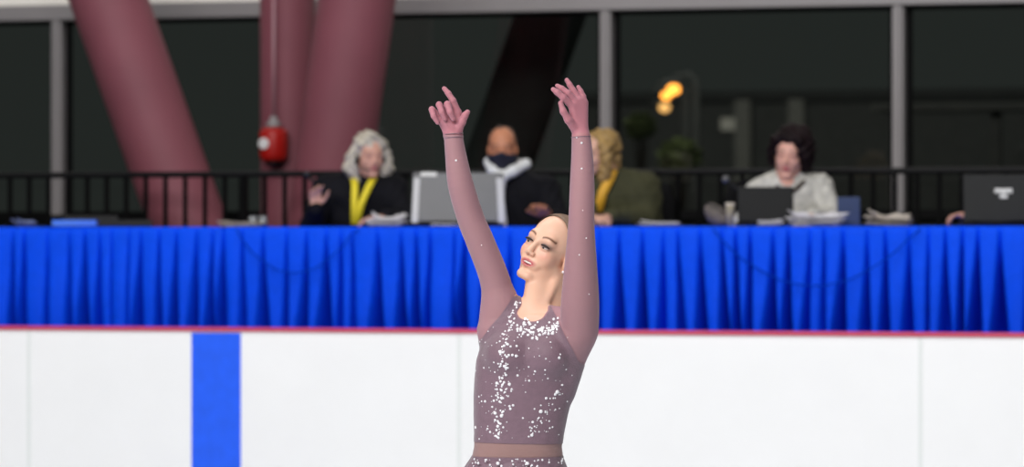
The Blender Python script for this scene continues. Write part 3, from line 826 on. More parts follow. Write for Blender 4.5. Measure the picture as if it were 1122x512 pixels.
add_hand(B, L(540, 240, -0.30), (-0.1, -1, 0.0), (0, 0, 1), (0, -1, 0.1), 0.18, 0.8, 'hand')
p.legs()
p.build((186, 124, 92), ('coat', M['black']), M['trouser'], f2, facekw=dict(lips=(150, 90, 80), brow=(70, 45, 36), shadow=(120, 76, 58)))
eyes(p, f2)
def h2(H, f):
    H.ell(f.p(0, -0.035, 0.040), (0.0755, 0.085, 0.083), f.R(), 0.02)
hairmesh(p, f2, h2, M['hair_short'], 0.008)
V, F = B.mesh(0.0065, ('head',)); Lc = f2.loc(V)
fld = np.minimum(np.minimum(-0.014 - Lc[:, 2] - 0.25 * np.abs(Lc[:, 0]), Lc[:, 1] - 0.0), Lc[:, 2] + 0.125)
v2, ff2 = clip(V + normals(V, F) * 0.012, F, fld); link_mesh('face_mask', v2, ff2, M['navy'], p.root)
Hs = Body()
sc = [L(536, 178, 0.00), L(540, 187, -0.07), L(550, 194, -0.11), L(562, 188, -0.08), L(576, 180, 0.0)]
Hs.chain(sc, [0.028, 0.030, 0.030, 0.031, 0.028], 0.012)
Hs.chain([sc[0], L(545, 180, 0.09), L(566, 180, 0.09), sc[-1]], [0.028, 0.03, 0.03, 0.028], 0.012)
Hs.chain([L(550, 196, -0.11), L(548, 215, -0.125), L(551, 250, -0.13)], [0.024, 0.022, 0.026], 0.012)
V, F = Hs.mesh(0.006); link_mesh('scarf', V, F, M['white_cloth'], p.root)

# --- blond person in olive jacket, turned away behind the raised arm
p = Sitter(684, 'person with blond hair in an olive green jacket turned to the left'); L = p.L; B = p.B
f3 = Frame(L(656, 168, -0.02), (-0.05, -0.2, 1), (-0.80, -0.55, -0.25), 1.0)
add_head(B, f3, open_mouth=False)
B.cap(f3.p(0, -0.03, -0.06), L(672, 204, 0.05), 0.052, 0.062, 0.02, 'head')
B.loft([(0.46, 0.03, 0.06, 0.19, 0.13), (0.70, 0.02, 0.06, 0.185, 0.13), (0.92, 0.0, 0.05, 0.20, 0.13), (1.0, 0.0, 0.05, 0.165, 0.10), (1.05, -0.03, 0.04, 0.10, 0.08)], 0.04, 'torso')
for sh, el, wr in ((L(654, 210, 0.0), L(640, 246, -0.10), L(645, 238, -0.27)), (L(708, 204, 0.08), L(706, 240, -0.03), L(668, 238, -0.27))):
    B.chain([sh, el, wr], [0.070, 0.058, 0.040], 0.03, 'arms')
    B.cap(L(684, 202, 0.05), sh, 0.065, 0.068, 0.03, 'torso')
add_hand(B, L(667, 239, -0.28), (-1, -0.4, 0.0), (0, 0, 1), (0, -1, 0.1), 0.17, 0.9, 'hand')
add_hand(B, L(646, 239, -0.28), (0.5, -0.8, 0.0), (0, 0, 1), (1, 0, 0.1), 0.17, 0.9, 'hand')
p.legs()
p.build((206, 160, 138), ('jacket', M['olive']), M['trouser'], f3, facekw=dict(lips=(176, 96, 96), brow=(130, 95, 70), shadow=(150, 104, 92)))
eyes(p, f3)
def h3(H, f):
    H.ell(f.p(0, -0.028, 0.045), (0.083, 0.098, 0.083), f.R(), 0.02)
    for sx in (-1, 1):
        H.chain([f.p(sx * 0.068, 0.01, 0.05), f.p(sx * 0.080, 0.01, -0.03), f.p(sx * 0.075, 0.02, -0.12), f.p(sx * 0.060, 0.03, -0.19)], [0.032, 0.036, 0.036, 0.018], 0.02)
    H.cap(f.p(0, -0.08, 0.02), f.p(0, -0.085, -0.13), 0.062, 0.045, 0.03)
hairmesh(p, f3, h3, M['hair_blond'])
strap([L(672, 186, -0.055), L(668, 196, -0.085), L(660, 212, -0.10), L(655, 232, -0.11)], 0.05, mat('amber_ribbon', (214, 160, 40), 0.6, noise=0.08), p.root, 'lanyard')

# --- dark-haired person in pale knit
p = Sitter(861, 'person with short dark bushy hair in a pale grey knitted cardigan behind a black laptop'); L = p.L; B = p.B
f4 = Frame(L(865, 171, -0.02), (0.06, -0.18, 1), (-0.26, -1, -0.18), 1.04)
add_head(B, f4, open_mouth=False)
B.cap(f4.p(0, -0.03, -0.06), L(863, 206, 0.04), 0.050, 0.060, 0.02, 'head')
B.loft([(0.46, 0.0, 0.06, 0.18, 0.13), (0.70, 0.0, 0.06, 0.18, 0.13), (0.92, 0.01, 0.05, 0.19, 0.13), (1.0, 0.01, 0.05, 0.155, 0.10), (1.045, 0.02, 0.05, 0.08, 0.07)], 0.04, 'torso')
for sh, el, wr in ((L(832, 213, 0.05), L(816, 246, -0.08), L(832, 239, -0.28)), (L(898, 206, 0.05), L(910, 240, -0.08), L(886, 238.5, -0.28))):
    B.chain([sh, el, wr], [0.064, 0.054, 0.038], 0.03, 'arms')
    B.cap(L(865, 203, 0.05), sh, 0.055, 0.062, 0.03, 'torso')
add_hand(B, L(833, 239.5, -0.29), (0.4, -0.8, 0.0), (0, 0, 1), (1, 0, 0.1), 0.17, 0.7, 'hand')
add_hand(B, L(885, 239, -0.29), (-0.6, -0.7, 0.0), (0, 0, 1), (-1, 0, 0.1), 0.17, 0.7, 'hand')
B.ell(L(862, 203, -0.03), (0.045, 0.035, 0.030), None, 0.02, 'head')
p.legs()
p.build((212, 160, 142), ('cardigan', M['knit']), M['trouser'], f4, facekw=dict(lips=(180, 90, 92), brow=(60, 40, 36), shadow=(140, 94, 84)))
eyes(p, f4)
def h4(H, f):
    H.ell(f.p(0, -0.035, 0.062), (0.094, 0.098, 0.088), f.R(), 0.02)
    H.ell(f.p(0.025, -0.02, 0.085), (0.090, 0.09, 0.075), f.R(), 0.02)
    H.ell(f.p(0.055, -0.02, 0.03), (0.078, 0.085, 0.098), f.R(), 0.02)
    for sx in (-1, 1):
        H.chain([f.p(sx * 0.07, 0.02, 0.065), f.p(sx * 0.088, 0.0, 0.0), f.p(sx * 0.088, -0.01, -0.055)], [0.034, 0.038 if sx > 0 else 0.026, 0.036 if sx > 0 else 0.02], 0.02)
    H.cap(f.p(-0.05, 0.045, 0.085), f.p(0.055, 0.045, 0.085), 0.03, 0.03, 0.02)
    H.cap(f.p(0, -0.08, 0.02), f.p(0.03, -0.07, -0.09), 0.065, 0.05, 0.03)
hairmesh(p, f4, h4, M['hair_dark'])
c4 = MB().tube([L(846, 201, 0.0), L(849, 205, -0.05), L(858, 211, -0.085), L(868, 211, -0.085), L(879, 202, -0.05), L(883, 195, 0.0)], [0.010, 0.012, 0.012, 0.012, 0.014, 0.010], 8).build('collar', M['hair_short'], p.root, True)

# --- person mostly beyond the right edge: black sleeve and hand
p = Sitter(1168, 'person mostly out of frame at right, a black sleeve and hand beside the charcoal laptop'); L = p.L; B = p.B
f5 = Frame(L(1166, 165, -0.02), (0.0, -0.1, 1), (-0.2, -1, -0.1), 1.0)
add_head(B, f5, open_mouth=False)
B.cap(f5.p(0, -0.03, -0.06), L(1168, 203, 0.04), 0.055, 0.064, 0.02, 'head')
B.loft([(0.46, 0, 0.06, 0.18, 0.13), (0.70, 0, 0.06, 0.18, 0.13), (0.92, 0.0, 0.05, 0.20, 0.13), (1.0, 0.0, 0.04, 0.16, 0.10), (1.05, 0.0, 0.04, 0.09, 0.08)], 0.04, 'torso')
for sh, el, wr in ((L(1136, 208, 0.03), L(1102, 240, -0.10), L(1064, 238, -0.27)), (L(1200, 208, 0.03), L(1212, 246, -0.08), L(1190, 238, -0.28))):
    B.chain([sh, el, wr], [0.07, 0.056, 0.040], 0.03, 'arms')
    B.cap(L(1168, 203, 0.04), sh, 0.06, 0.068, 0.03, 'torso')
add_hand(B, L(1063, 238, -0.28), (-1, -0.35, 0.05), (0, 0.2, 1), (0, -1, 0.2), 0.17, 0.9, 'hand')
add_hand(B, L(1189, 239, -0.29), (-0.5, -0.7, 0.0), (0, 0, 1), (-1, 0, 0.1), 0.17, 0.7, 'hand')
p.legs()
p.build((200, 150, 130), ('sweater', M['black']), M['trouser'], f5)
eyes(p, f5)
hairmesh(p, f5, h2, M['hair_short'], 0.008)

# chairs behind them
for px, dd, lab, w in ((396, 0.22, 'black chair behind the person with silver hair', 0.48), (568, 0.22, 'black chair behind the masked person in the scarf', 0.48),
                       (690, 0.22, 'black chair with curved back behind the person in olive jacket', 0.50), (848, 0.22, 'black chair with curved back behind the person in the pale cardigan', 0.50),
                       (1170, 0.22, 'black chair at the far right end behind the charcoal laptop', 0.46)):
    c = W(px, 300, PD + dd)
    chair((c.x, c.y, FLOOR_Z), lab, w, TH)

# ------------------------------------------------------------------ things on the table
TZ = TABLE_Z + 0.003
def T(px, back=0.1):
    """a spot on the table top, `back` metres behind the front edge"""
    d = D_SKIRT + back / CT
    v = W(px, 250, d); v.z = TZ; return v

def laptop(px, back, w, h, lean, rz, label, body, edge=None, sticker=None, base_d=0.26):
    c = T(px, back); root = empty('laptop', c, rz); tag(root, label, 'laptop')
    MB().box((0, base_d / 2, 0.011), (w, base_d, 0.022), bev=0.004).build('base', M['dark_plastic'], root)
    MB().box((0, base_d / 2 + 0.02, 0.0235), (w * 0.86, base_d * 0.5, 0.003)).build('keyboard', M['rail'], root)
    Rl = Matrix.Rotation(lean, 4, 'X')
    cz = Rl @ Vector((0, 0, h / 2)) + Vector((0, 0, 0.022))
    lid = MB().box(cz, (w, 0.014, h), rot=Rl, bev=0.006).build('lid', body, root)
    scn = Rl @ Vector((0, 0.0085, h / 2)) + Vector((0, 0, 0.022))
    MB().box(scn, (w * 0.92, 0.003, h * 0.86), rot=Rl).build('screen', M['dark_plastic'], root)
    MB().tube([(-w * 0.4, 0, 0.022), (w * 0.4, 0, 0.022)], 0.008, 8).build('hinge', M['dark_plastic'], root, True)
    def onlid(x, z, t=0.0085): return Rl @ Vector((x, -t, z)) + Vector((0, 0, 0.022))
    return root, lid, Rl, onlid
sc_ = FPX / (D_SKIRT + 0.15)
root, lid, Rl, on = laptop(502, 0.12, 100 / sc_, 55 / sc_, math.radians(-8), TH, 'large grey laptop with pale side edges, its lid towards the ice behind the raised arm', M['silver'])
w_ = 100 / sc_
for sx in (-1, 1):
    e_ = MB(); e_.box(on(sx * (w_ / 2 - 0.016), 0.115, 0.009), (0.034, 0.006, 0.24), rot=Rl @ Matrix.Rotation(-sx * 0.05, 4, 'Y'), bev=0.002); e_.build('lid_edge', M['silver_light'], root)['label'] = 'pale edge strip'
MB().box(on(-w_ / 2 + 0.085, 0.255, 0.009), (0.085, 0.006, 0.022), rot=Rl, bev=0.002).build('sticker', M['white_plastic'], root)
MB().lathe([(0.024, 0), (0.024, 0.004)], on(-0.01, 0.135, 0.007), 18, axis=(Rl @ Matrix.Rotation(math.radians(90), 4, 'X')).to_3x3()).build('emblem', M['dark_lid'], root)

laptop(839, 0.16, 60 / sc_, 38 / sc_, math.radians(-8), TH, 'small black laptop in front of the person in the pale cardigan', M['dark_plastic'])
root, lid, Rl, on = laptop(1101, 0.10, 86 / sc_, 50 / sc_, math.radians(-10), TH, 'charcoal laptop with pale emblem at the right edge of the table', M['dark_lid'])
# pale emblem: a broad notched bar over a short one
q = MB()
for (x, z, a, b_) in ((-0.030, 0.158, 0.030, 0.020), (0.0, 0.154, 0.034, 0.026), (0.030, 0.158, 0.030, 0.020), (0.0, 0.127, 0.040, 0.018), (-0.036, 0.150, 0.018, 0.012), (0.036, 0.150, 0.018, 0.012)):
    q.box(on(x - 0.005, z, 0.0085), (a, 0.003, b_), rot=Rl, bev=0.0012)
q.build('emblem', M['white_plastic'], root)

def papers(px, back, n, w, d, label, rz=0.0, m=None, curl=0.02, dz=0.0025, seed=1):
    c = T(px, back); root = empty('paper_stack', c, TH + rz); tag(root, label, 'papers'); r_ = random.Random(seed)
    for k in range(n):
        v = []; F = []; nx_, ny_ = 8, 6
        ox, oy, a = r_.uniform(-0.02, 0.02), r_.uniform(-0.015, 0.015), r_.uniform(-0.2, 0.2)
        cu = curl * r_.uniform(0.3, 1.2) * (k + 1) / n; ph = r_.uniform(-1, 1)
        for j in range(ny_ + 1):
            for i in range(nx_ + 1):
                u, w2 = i / nx_ * 2 - 1, j / ny_ * 2 - 1
                x, y = u * w / 2, w2 * d / 2
                z = 0.003 + k * dz + cu * max(0, u * (1 if ph > 0 else -1)) ** 2 + cu * 0.5 * max(0, w2) ** 2
                v.append((ox + x * math.cos(a) - y * math.sin(a), oy + x * math.sin(a) + y * math.cos(a), z))
        for j in range(ny_):
            for i in range(nx_): q_ = j * (nx_ + 1) + i; F.append((q_, q_ + 1, q_ + nx_ + 2, q_ + nx_ + 1))
        o = link_mesh('sheet', v, F, m or M['paper'], root); s_ = o.modifiers.new('t', 'SOLIDIFY'); s_.thickness = 0.0018; s_.offset = 0
    return root
papers(424, 0.14, 9, 0.17, 0.18, 'curled white papers in front of the person with silver hair', 0.1, curl=0.045, dz=0.0042, seed=3)
papers(895, 0.12, 10, 0.24, 0.20, 'curled pile of white papers in front of the pale cardigan', 0.25, curl=0.06, dz=0.0045, seed=8)
papers(842, 0.08, 5, 0.12, 0.10, 'small white papers at the foot of the small black laptop', 0.0, curl=0.02, dz=0.005, seed=5)
papers(722, 0.12, 4, 0.20, 0.18, 'flat pale papers in front of the olive jacket', 0.0, curl=0.012, dz=0.004, seed=6)
papers(265, 0.12, 5, 0.22, 0.18, 'loose pale papers near the two clear glasses at left', 0.1, M['paper_cream'], curl=0.02, dz=0.0035, seed=7)
papers(976, 0.12, 9, 0.19, 0.18, 'beige papers under the right window mullion', 0.2, M['paper_cream'], curl=0.05, dz=0.0045, seed=9)
papers(26, 0.10, 6, 0.10, 0.12, 'small bluish white papers at the left end of the table', 0.2, mat('bluish_paper', (130, 146, 200), 0.6, noise=0.1), curl=0.03, dz=0.0045, seed=2)
papers(488, 0.055, 3, 0.15, 0.05, 'white sheet lying before the grey laptop', 0.0, curl=0.006, dz=0.003, seed=12)

# blue folder, dark tablets, binder
c = T(83, 0.10); root = empty('folder', c, TH); tag(root, 'bright blue folder lying flat at the left end of the table', 'folder')
MB().box((0, 0, 0.0045), (0.24, 0.18, 0.004), bev=0.001).build('cover', M['blue_folder'], root)
MB().box((0, -0.088, 0.018), (0.24, 0.004, 0.030), bev=0.001).build('spine', M['blue_folder'], root)
MB().box((0, 0.003, 0.018), (0.22, 0.165, 0.022), bev=0.001).build('pages', M['blue_folder'], root)
MB().box((0, -0.002, 0.0315), (0.24, 0.18, 0.005), rot=Matrix.Rotation(-0.02, 4, 'X'), bev=0.001).build('cover', M['blue_folder'], root)
def device(px, back, w, h, lean, label, name='tablet'):
    c = T(px, back); root = empty(name, c, TH); tag(root, label, 'tablet')
    R_ = Matrix.Rotation(lean, 4, 'X')
    MB().box(R_ @ Vector((0, 0, h / 2)) + Vector((0, 0, 0.002)), (w, 0.012, h), rot=R_, bev=0.005).build('case', M['dark_lid'], root)
    MB().box(R_ @ Vector((0, 0.0075, h / 2)) + Vector((0, 0, 0.002)), (w * 0.9, 0.003, h * 0.84), rot=R_).build('screen', M['dark_plastic'], root)
    MB().box((0, 0.06, 0.012), (w * 0.5, 0.12, 0.012), rot=Matrix.Rotation(0.18, 4, 'X'), bev=0.003).build('stand', M['dark_plastic'], root)
device(98, 0.30, 0.30, 0.10, math.radians(-55), 'low dark tablet leaning behind the bright blue folder')
device(146, 0.12, 0.20, 0.05, math.radians(-50), 'small dark tablet right of the blue folder before the left pillar')
c = T(930, 0.32); root = empty('binder', c, TH); tag(root, 'dull blue binder standing upright beside the pale cardigan', 'binder')
MB().box((0, 0, 0.075), (0.115, 0.006, 0.15), bev=0.002).build('cover', M['blue_binder'], root)
MB().box((0, 0.045, 0.075), (0.115, 0.006, 0.15), bev=0.002).build('cover', M['blue_binder'], root)
MB().box((-0.055, 0.0225, 0.075), (0.006, 0.05, 0.15), bev=0.002).build('spine', M['blue_binder'], root)
MB().box((0.003, 0.0225, 0.072), (0.10, 0.036, 0.135)).build('pages', M['paper'], root)
# clear glasses on the left
for px, lab in ((277, 'small clear glass, left of the two by the loose papers'), (288, 'small clear glass, right of the two by the loose papers')):
    c = T(px, 0.14); root = empty('drinking_glass', c); tag(root, lab, 'glass', 'two small glasses on the table')
    gm = bpy.data.materials.get('tumbler_glass') or mat('tumbler_glass', (200, 206, 212), 0.15, noise=0.02)
    gm.node_tree.nodes['Principled BSDF'].inputs['Transmission Weight'].default_value = 0.7
    MB().lathe([(0.016, 0.0), (0.018, 0.004), (0.021, 0.055), (0.019, 0.055), (0.0165, 0.006), (0.001, 0.006)], (0, 0, 0.001), 18).build('glass', gm, root, True)
# paper cup and grey pouch left of the small laptop
c = T(800, 0.10); root = empty('paper_cup', c); tag(root, 'beige paper cup left of the small black laptop', 'cup')
MB().lathe([(0.017, 0), (0.023, 0.10), (0.025, 0.103), (0.025, 0.108), (0.021, 0.108), (0.016, 0.004)], (0, 0, 0.001), 20).build('cup_body', M['beige_cup'], root, True)
MB().lathe([(0.026, 0.106), (0.027, 0.112), (0.021, 0.118)], (0, 0, 0.001), 20).build('lid', M['paper_cream'], root, True)
Hb = Body(); Hb.ell((0, 0, 0.06), (0.055, 0.045, 0.05), None, 0.02); Hb.ell((-0.03, 0.0, 0.09), (0.035, 0.03, 0.035), None, 0.02); Hb.ell((0.03, 0.01, 0.035), (0.05, 0.045, 0.033), None, 0.02)
V, F = Hb.mesh(0.005); V[:, 2] = np.maximum(V[:, 2] - 0.004, 0.001)
c = T(785, 0.24); root = empty('pouch', c); tag(root, 'small crumpled grey pouch beside the beige cup', 'pouch')
link_mesh('pouch_body', V, F, M['grey_bag'], root)
MB().tube([(-0.045, -0.02, 0.115), (-0.02, -0.038, 0.11), (0.02, -0.045, 0.095), (0.05, -0.03, 0.07)], 0.003, 6).build('zip', M['metal'], root, True)
# gooseneck microphone
c = T(816, 0.52); root = empty('desk_microphone', c, TH); tag(root, 'black gooseneck microphone with silvery head left of the black laptop', 'microphone')
MB().lathe([(0.05, 0), (0.05, 0.012), (0.02, 0.025), (0.008, 0.03)], (0, 0, 0.001), 20).build('base', M['dark_plastic'], root, True)
MB().tube([(0, 0, 0.02), (0.0, 0, 0.12), (-0.03, 0, 0.19), (-0.085, 0, 0.235)], [0.008, 0.007, 0.007, 0.008], 10).build('gooseneck', M['dark_plastic'], root, True)
MB().ball((-0.10, 0, 0.248), 0.02, 14, (1.1, 1, 1)).build('grille', M['silver'], root, True)

# ------------------------------------------------------------------ the skater
SK = 370.0
rx = (580 - 561) / FPX * SKATER_D
sroot = empty('person', (rx * math.cos(TH) - SKATER_D * math.sin(TH), rx * math.sin(TH) + SKATER_D * math.cos(TH), 0), TH)
tag(sroot, 'figure skater in a mauve crystal dress with both arms raised overhead', 'person')
def K(px, py, y=0.0): return A((px - 580) / SK, y, CAMZ + (263 - py) / SK)
B = Body()
# head: tipped back, turned towards the left of the photo
U = A(0.43, 0.0, 0.90); Lh = A(-0.90, 0, 0.43); yw = math.radians(36)
Fw = math.sin(yw) * Lh + math.cos(yw) * A(0, -1, 0)
emid = K(587, 266, 0.0)
fs = Frame(emid - 0.086 * Fw + A(0, 0.03, 0), U, Fw, 0.97)
add_head(B, fs)
# neck
neck_base = K(588, 352, 0.045)
B.cap(fs.p(0, -0.030, -0.045), neck_base, 0.050, 0.050, 0.016, 'head')
B.cap(fs.p(0.052, -0.02, -0.05), K(590, 350, -0.03), 0.012, 0.010, 0.018, 'head')
B.cap(fs.p(-0.045, -0.01, -0.055), K(578, 348, -0.02), 0.010, 0.010, 0.02, 'head')
B.cap(fs.p(0.02, -0.055, -0.035), K(601, 350, 0.06), 0.038, 0.044, 0.02, 'head')
B.cap(fs.p(0, 0.012, -0.075), K(584.5, 345, 0.0), 0.026, 0.036, 0.02, 'head')
B.ell(K(587, 348, -0.028), (0.052, 0.040, 0.028), None, 0.02, 'head')
# torso  (z, cx, cy, a, b) given by photo rows
rows = []
for py, l, r, b_, cy in ((640, 522, 612, 0.10, 0.02), (600, 509, 622, 0.118, 0.02), (560, 505, 626, 0.112, 0.02), (530, 510, 622, 0.10, 0.015), (505, 517, 617, 0.090, 0.01),
                         (490, 520, 615, 0.083, 0.0), (475, 520.5, 617, 0.085, 0.0), (455, 520, 621, 0.092, 0.0), (435, 520, 626, 0.098, 0.0),
                         (415, 521, 631, 0.104, 0.0), (395, 523, 634, 0.106, 0.0), (375, 529, 634, 0.098, 0.0), (358, 540, 632, 0.085, 0.005), (347, 556, 622, 0.070, 0.01)):
    rows.append(((263 - py) / SK + CAMZ, ((l + r) / 2 - 580) / SK, cy, (r - l) / 2 / SK, b_))
B.loft(rows, 0.02, 'torso')
B.ell(K(556, 388, -0.075), (0.056, 0.05, 0.055), None, 0.03, 'torso'); B.ell(K(600, 390, -0.085), (0.056, 0.045, 0.055), None, 0.03, 'torso')
# shoulders and arms (photo-left arm = her right)
B.cap(K(549, 341, 0.035), K(567, 352, 0.02), 0.046, 0.05, 0.03, 'torso')
B.limb([K(548.5, 336, 0.035), K(541, 303, 0.02), K(525, 262, 0.0), K(516, 240, -0.01), K(505, 203, -0.03), K(499.5, 170, -0.035), K(497, 151, -0.035)],
        [0.049, 0.0425, 0.040, 0.0385, 0.0365, 0.0295, 0.0260], 0.016, 'arm')
B.cap(K(541, 362, 0.02), K(549, 336, 0.03), 0.048, 0.050, 0.03, 'torso')
B.cap(K(622, 350, -0.03), K(608, 356, -0.0), 0.036, 0.045, 0.03, 'torso')
B.cap(K(629, 368, -0.05), K(606, 362, -0.02), 0.052, 0.06, 0.03, 'torso')
B.cap(K(630, 372, -0.05), K(614, 425, -0.01), 0.050, 0.036, 0.03, 'torso')
B.limb([K(634.5, 360, -0.07), K(635, 330, -0.10), K(635.5, 290, -0.13), K(636, 248, -0.15), K(637, 205, -0.145), K(637, 172, -0.135), K(636, 152, -0.13)],
        [0.055, 0.0545, 0.046, 0.037, 0.0345, 0.0300, 0.0262], 0.016, 'arm')
# hand on the photo's left: index up, the rest folded, palm forward
def HL(px, py, y=0.0): return K(px, py, -0.035 + y)
g = 'hand'
for (ax_, ay_) in ((502, 124), (496, 123), (489, 125), (482, 129)):
    B.cap(HL(497 + (ax_ - 493) * 0.45, 147), HL(ax_, ay_), 0.0135, 0.0105, 0.012, g)
B.cap(HL(495, 140, -0.008), HL(488, 133, -0.012), 0.013, 0.012, 0.01, g)
B.chain([HL(502, 124), HL(496.5, 111, -0.008), HL(491.5, 103, -0.004), HL(487, 97.5, 0.0)], [0.0100, 0.0088, 0.0076, 0.0062], 0.004, g)
B.chain([HL(496, 123), HL(490.5, 115, -0.022), HL(493.5, 124, -0.036), HL(497, 131, -0.030)], [0.0100, 0.0092, 0.0082, 0.0068], 0.003, g)
B.chain([HL(489, 125), HL(481.5, 115.5, -0.018), HL(484.5, 124, -0.034), HL(488, 131, -0.030)], [0.0096, 0.0088, 0.0078, 0.0066], 0.003, g)
B.chain([HL(482, 129), HL(473.5, 120.5, -0.012), HL(475.5, 128, -0.028), HL(480, 135, -0.026)], [0.0092, 0.0084, 0.0074, 0.0062], 0.003, g)
B.chain([HL(501, 144, -0.004), HL(506.5, 134, -0.014), HL(509.5, 127.5, -0.018), HL(512.5, 123.5, -0.016)], [0.0140, 0.0105, 0.0090, 0.0070], 0.006, g)
# hand on the photo's right: fingers fanned up and to the left
def HR(px, py, y=0.0): return K(px, py, -0.13 + y)
for (ax_, ay_, yy) in ((626, 118, -0.012), (630, 113, -0.004), (635, 111, 0.004), (639.5, 114, 0.012)):
    B.cap(HR(636 + (ax_ - 634) * 0.35, 148), HR(ax_, ay_, yy), 0.0135, 0.0110, 0.012, g)
B.chain([HR(626, 118, -0.012), HR(616.5, 109, -0.028), HR(610, 103.5, -0.030), HR(605.5, 100, -0.028)], [0.0100, 0.0088, 0.0078, 0.0062], 0.004, g)
B.chain([HR(630, 113, -0.004), HR(621.5, 104, -0.016), HR(615, 99, -0.014), HR(610, 96, -0.010)], [0.0100, 0.0086, 0.0076, 0.0060], 0.003, g)
B.chain([HR(634, 111, 0.004), HR(627.5, 101, 0.004), HR(623.5, 94.5, 0.004), HR(620.5, 89.5, 0.006)], [0.0098, 0.0086, 0.0074, 0.0060], 0.003, g)
B.chain([HR(639.5, 114, 0.012), HR(638, 107, 0.012), HR(635.5, 101.5, 0.012), HR(633, 97, 0.012)], [0.0092, 0.0080, 0.0070, 0.0056], 0.003, g)
B.chain([HR(630, 143, -0.006), HR(622, 133, -0.026), HR(616.5, 124, -0.034), HR(613.5, 115, -0.032)], [0.0135, 0.0105, 0.0088, 0.0066], 0.006, g)
# legs down to the skates (below the photo's frame)
for sx, yy in ((-1, 0.03), (1, -0.01)):
    cx = -0.03 + sx * 0.085
    B.chain([(cx, 0.02, 0.72), (cx + sx * 0.0, yy, 0.45), (cx, yy + 0.02, 0.32), (cx, yy + 0.02, 0.14)], [0.088, 0.056, 0.054, 0.036], 0.03, 'legs')
    B.cap((cx, yy + 0.03, 0.095), (cx - 0.02, yy - 0.11, 0.075), 0.036, 0.030, 0.02, 'legs')
Vs, Fs = B.mesh(0.0026, None, 1)
base = (232, 187, 162)
cols = face_colors(Vs, fs, base, lips=(192, 104, 106), brow=(112, 74, 56), shadow=(104, 78, 84), cheek=(228, 158, 140), lw=0.034)
Lc = fs.loc(Vs)
cols = blend(cols, (Lc[:, 1] > 0.03) * 0.85 * np.exp(-((np.abs(Lc[:, 0]) - 0.033) / 0.017) ** 2 - ((Lc[:, 2] - 0.001) / 0.0075) ** 2), (46, 34, 40))
cols = blend(cols, 1.0 * (B.dist(Vs, ('hand',)) < 0.004), (226, 160, 152))
link_mesh('body', Vs, Fs, M['skin_fine'], sroot, True, cols)
Ns = normals(Vs, Fs)
add_eyes(fs, sroot, m_white=M['eye_white'], m_iris=M['iris'], m_dark=M['lash'])
MB().tube([fs.p(-0.022, 0.0735, -0.0630), fs.p(-0.012, 0.0808, -0.0640), fs.p(0, 0.0850, -0.0645), fs.p(0.012, 0.0808, -0.0640), fs.p(0.022, 0.0735, -0.0630)], 0.0036, 8).build('teeth', M['teeth'], sroot, True)
MB().ball(fs.p(0.078, 0.0, -0.045), 0.0045, 10).build('earring', M['crystal'], sroot, True)
# hair: slicked back cap and a bun
yb = np.interp(Lc[:, 2], [-0.09, -0.06, -0.04, -0.01, 0.02, 0.05, 0.075, 0.095, 0.12], [-0.08, -0.06, -0.035, -0.010, 0.014, 0.028, 0.036, 0.040, 0.048])
fh = np.minimum(np.minimum(yb - Lc[:, 1], Lc[:, 2] + 0.085), 0.004 - B.dist(Vs, ('head',)))
fh = np.where((np.abs(Lc[:, 0]) > 0.071) & (Lc[:, 1] > -0.03) & (Lc[:, 2] < 0.025), -0.003, fh)
v2, f2_ = clip(Vs + Ns * 0.004, Fs, fh); hair = link_mesh('hair', v2, f2_, M['hair_skater'], sroot)
Hb = Body(); Hb.ell(fs.p(0, -0.115, 0.035), (0.038, 0.028, 0.036), fs.R(), 0.01)
V, F = Hb.mesh(0.004); V = V + normals(V, F) * (0.0018 * np.sin(V[:, [2]] * 500 + V[:, [0]] * 300)); link_mesh('bun', V, F, M['hair_skater'], sroot)
# ---- dress
px_ = Vs[:, 0] * SK + 580; py_ = 263 - (Vs[:, 2] - CAMZ) * SK
dh = B.dist(Vs, ('head',)); da = B.dist(Vs, ('arm', 'hand')); dt = B.dist(Vs, ('torso',)); dlg = B.dist(Vs, ('legs',))
left_edge = np.interp(py_, [318, 328, 345, 358, 372, 384], [566, 560, 549, 538, 528, 512])
right_edge = np.interp(py_, [330, 345, 352, 365, 380, 395, 408], [600, 608, 612, 618, 626, 633, 650])
notsk = np.minimum(dh - 0.010, np.minimum(1.0, 0.5 - dt))
f_body = np.minimum(np.minimum((px_ - left_edge) / SK, (right_edge - px_) / SK), (484 + (px_ - 520) * 0.02 - py_) / SK)
f_body = np.minimum(f_body, dh - 0.009)
arm_zone = np.where((py_ < 325) , -0.01, 1.0)
f_b = np.minimum(f_body, arm_zone)
v2, f2_ = clip(Vs + Ns * 0.0032, Fs, f_b); bod = link_mesh('bodice', v2, f2_, M['mauve'], sroot)
f_wrist = np.where(px_ < 560, 148.5, 151.0)
f_s = np.minimum(np.minimum(0.003 - f_body, (py_ - f_wrist) / SK), np.minimum(dh - 0.007, (420 - py_) / SK))
v3, f3_ = clip(Vs + Ns * 0.0018, Fs, f_s)
slv = [None, None]
link_mesh('mesh_sleeves', v3, f3_, M['sheer'], sroot)
for nm, side in (('glove', px_ < 560), ('glove', px_ >= 560)):
    fg = np.minimum(np.where(side, (f_wrist - py_) / SK, -0.01), 1.0)
    vg, fg_ = clip(Vs + Ns * 0.0009, Fs, fg); link_mesh(nm, vg, fg_, M['sheer_glove'], sroot)
wl = 484 + (px_ - 520) * 0.02
f_w = np.minimum((py_ - wl + 1.0) / SK, (502 - py_) / SK)
v4, f4_ = clip(Vs + Ns * 0.0018, Fs, f_w); link_mesh('mesh_waistband', v4, f4_, M['sheer_waist'], sroot)
f_p = np.minimum((py_ - 500) / SK, (Vs[:, 2] - 0.70))
v5, f5_ = clip(Vs + Ns * 0.003, Fs, f_p); link_mesh('skirt_lining', v5, f5_, M['mauve'], sroot)
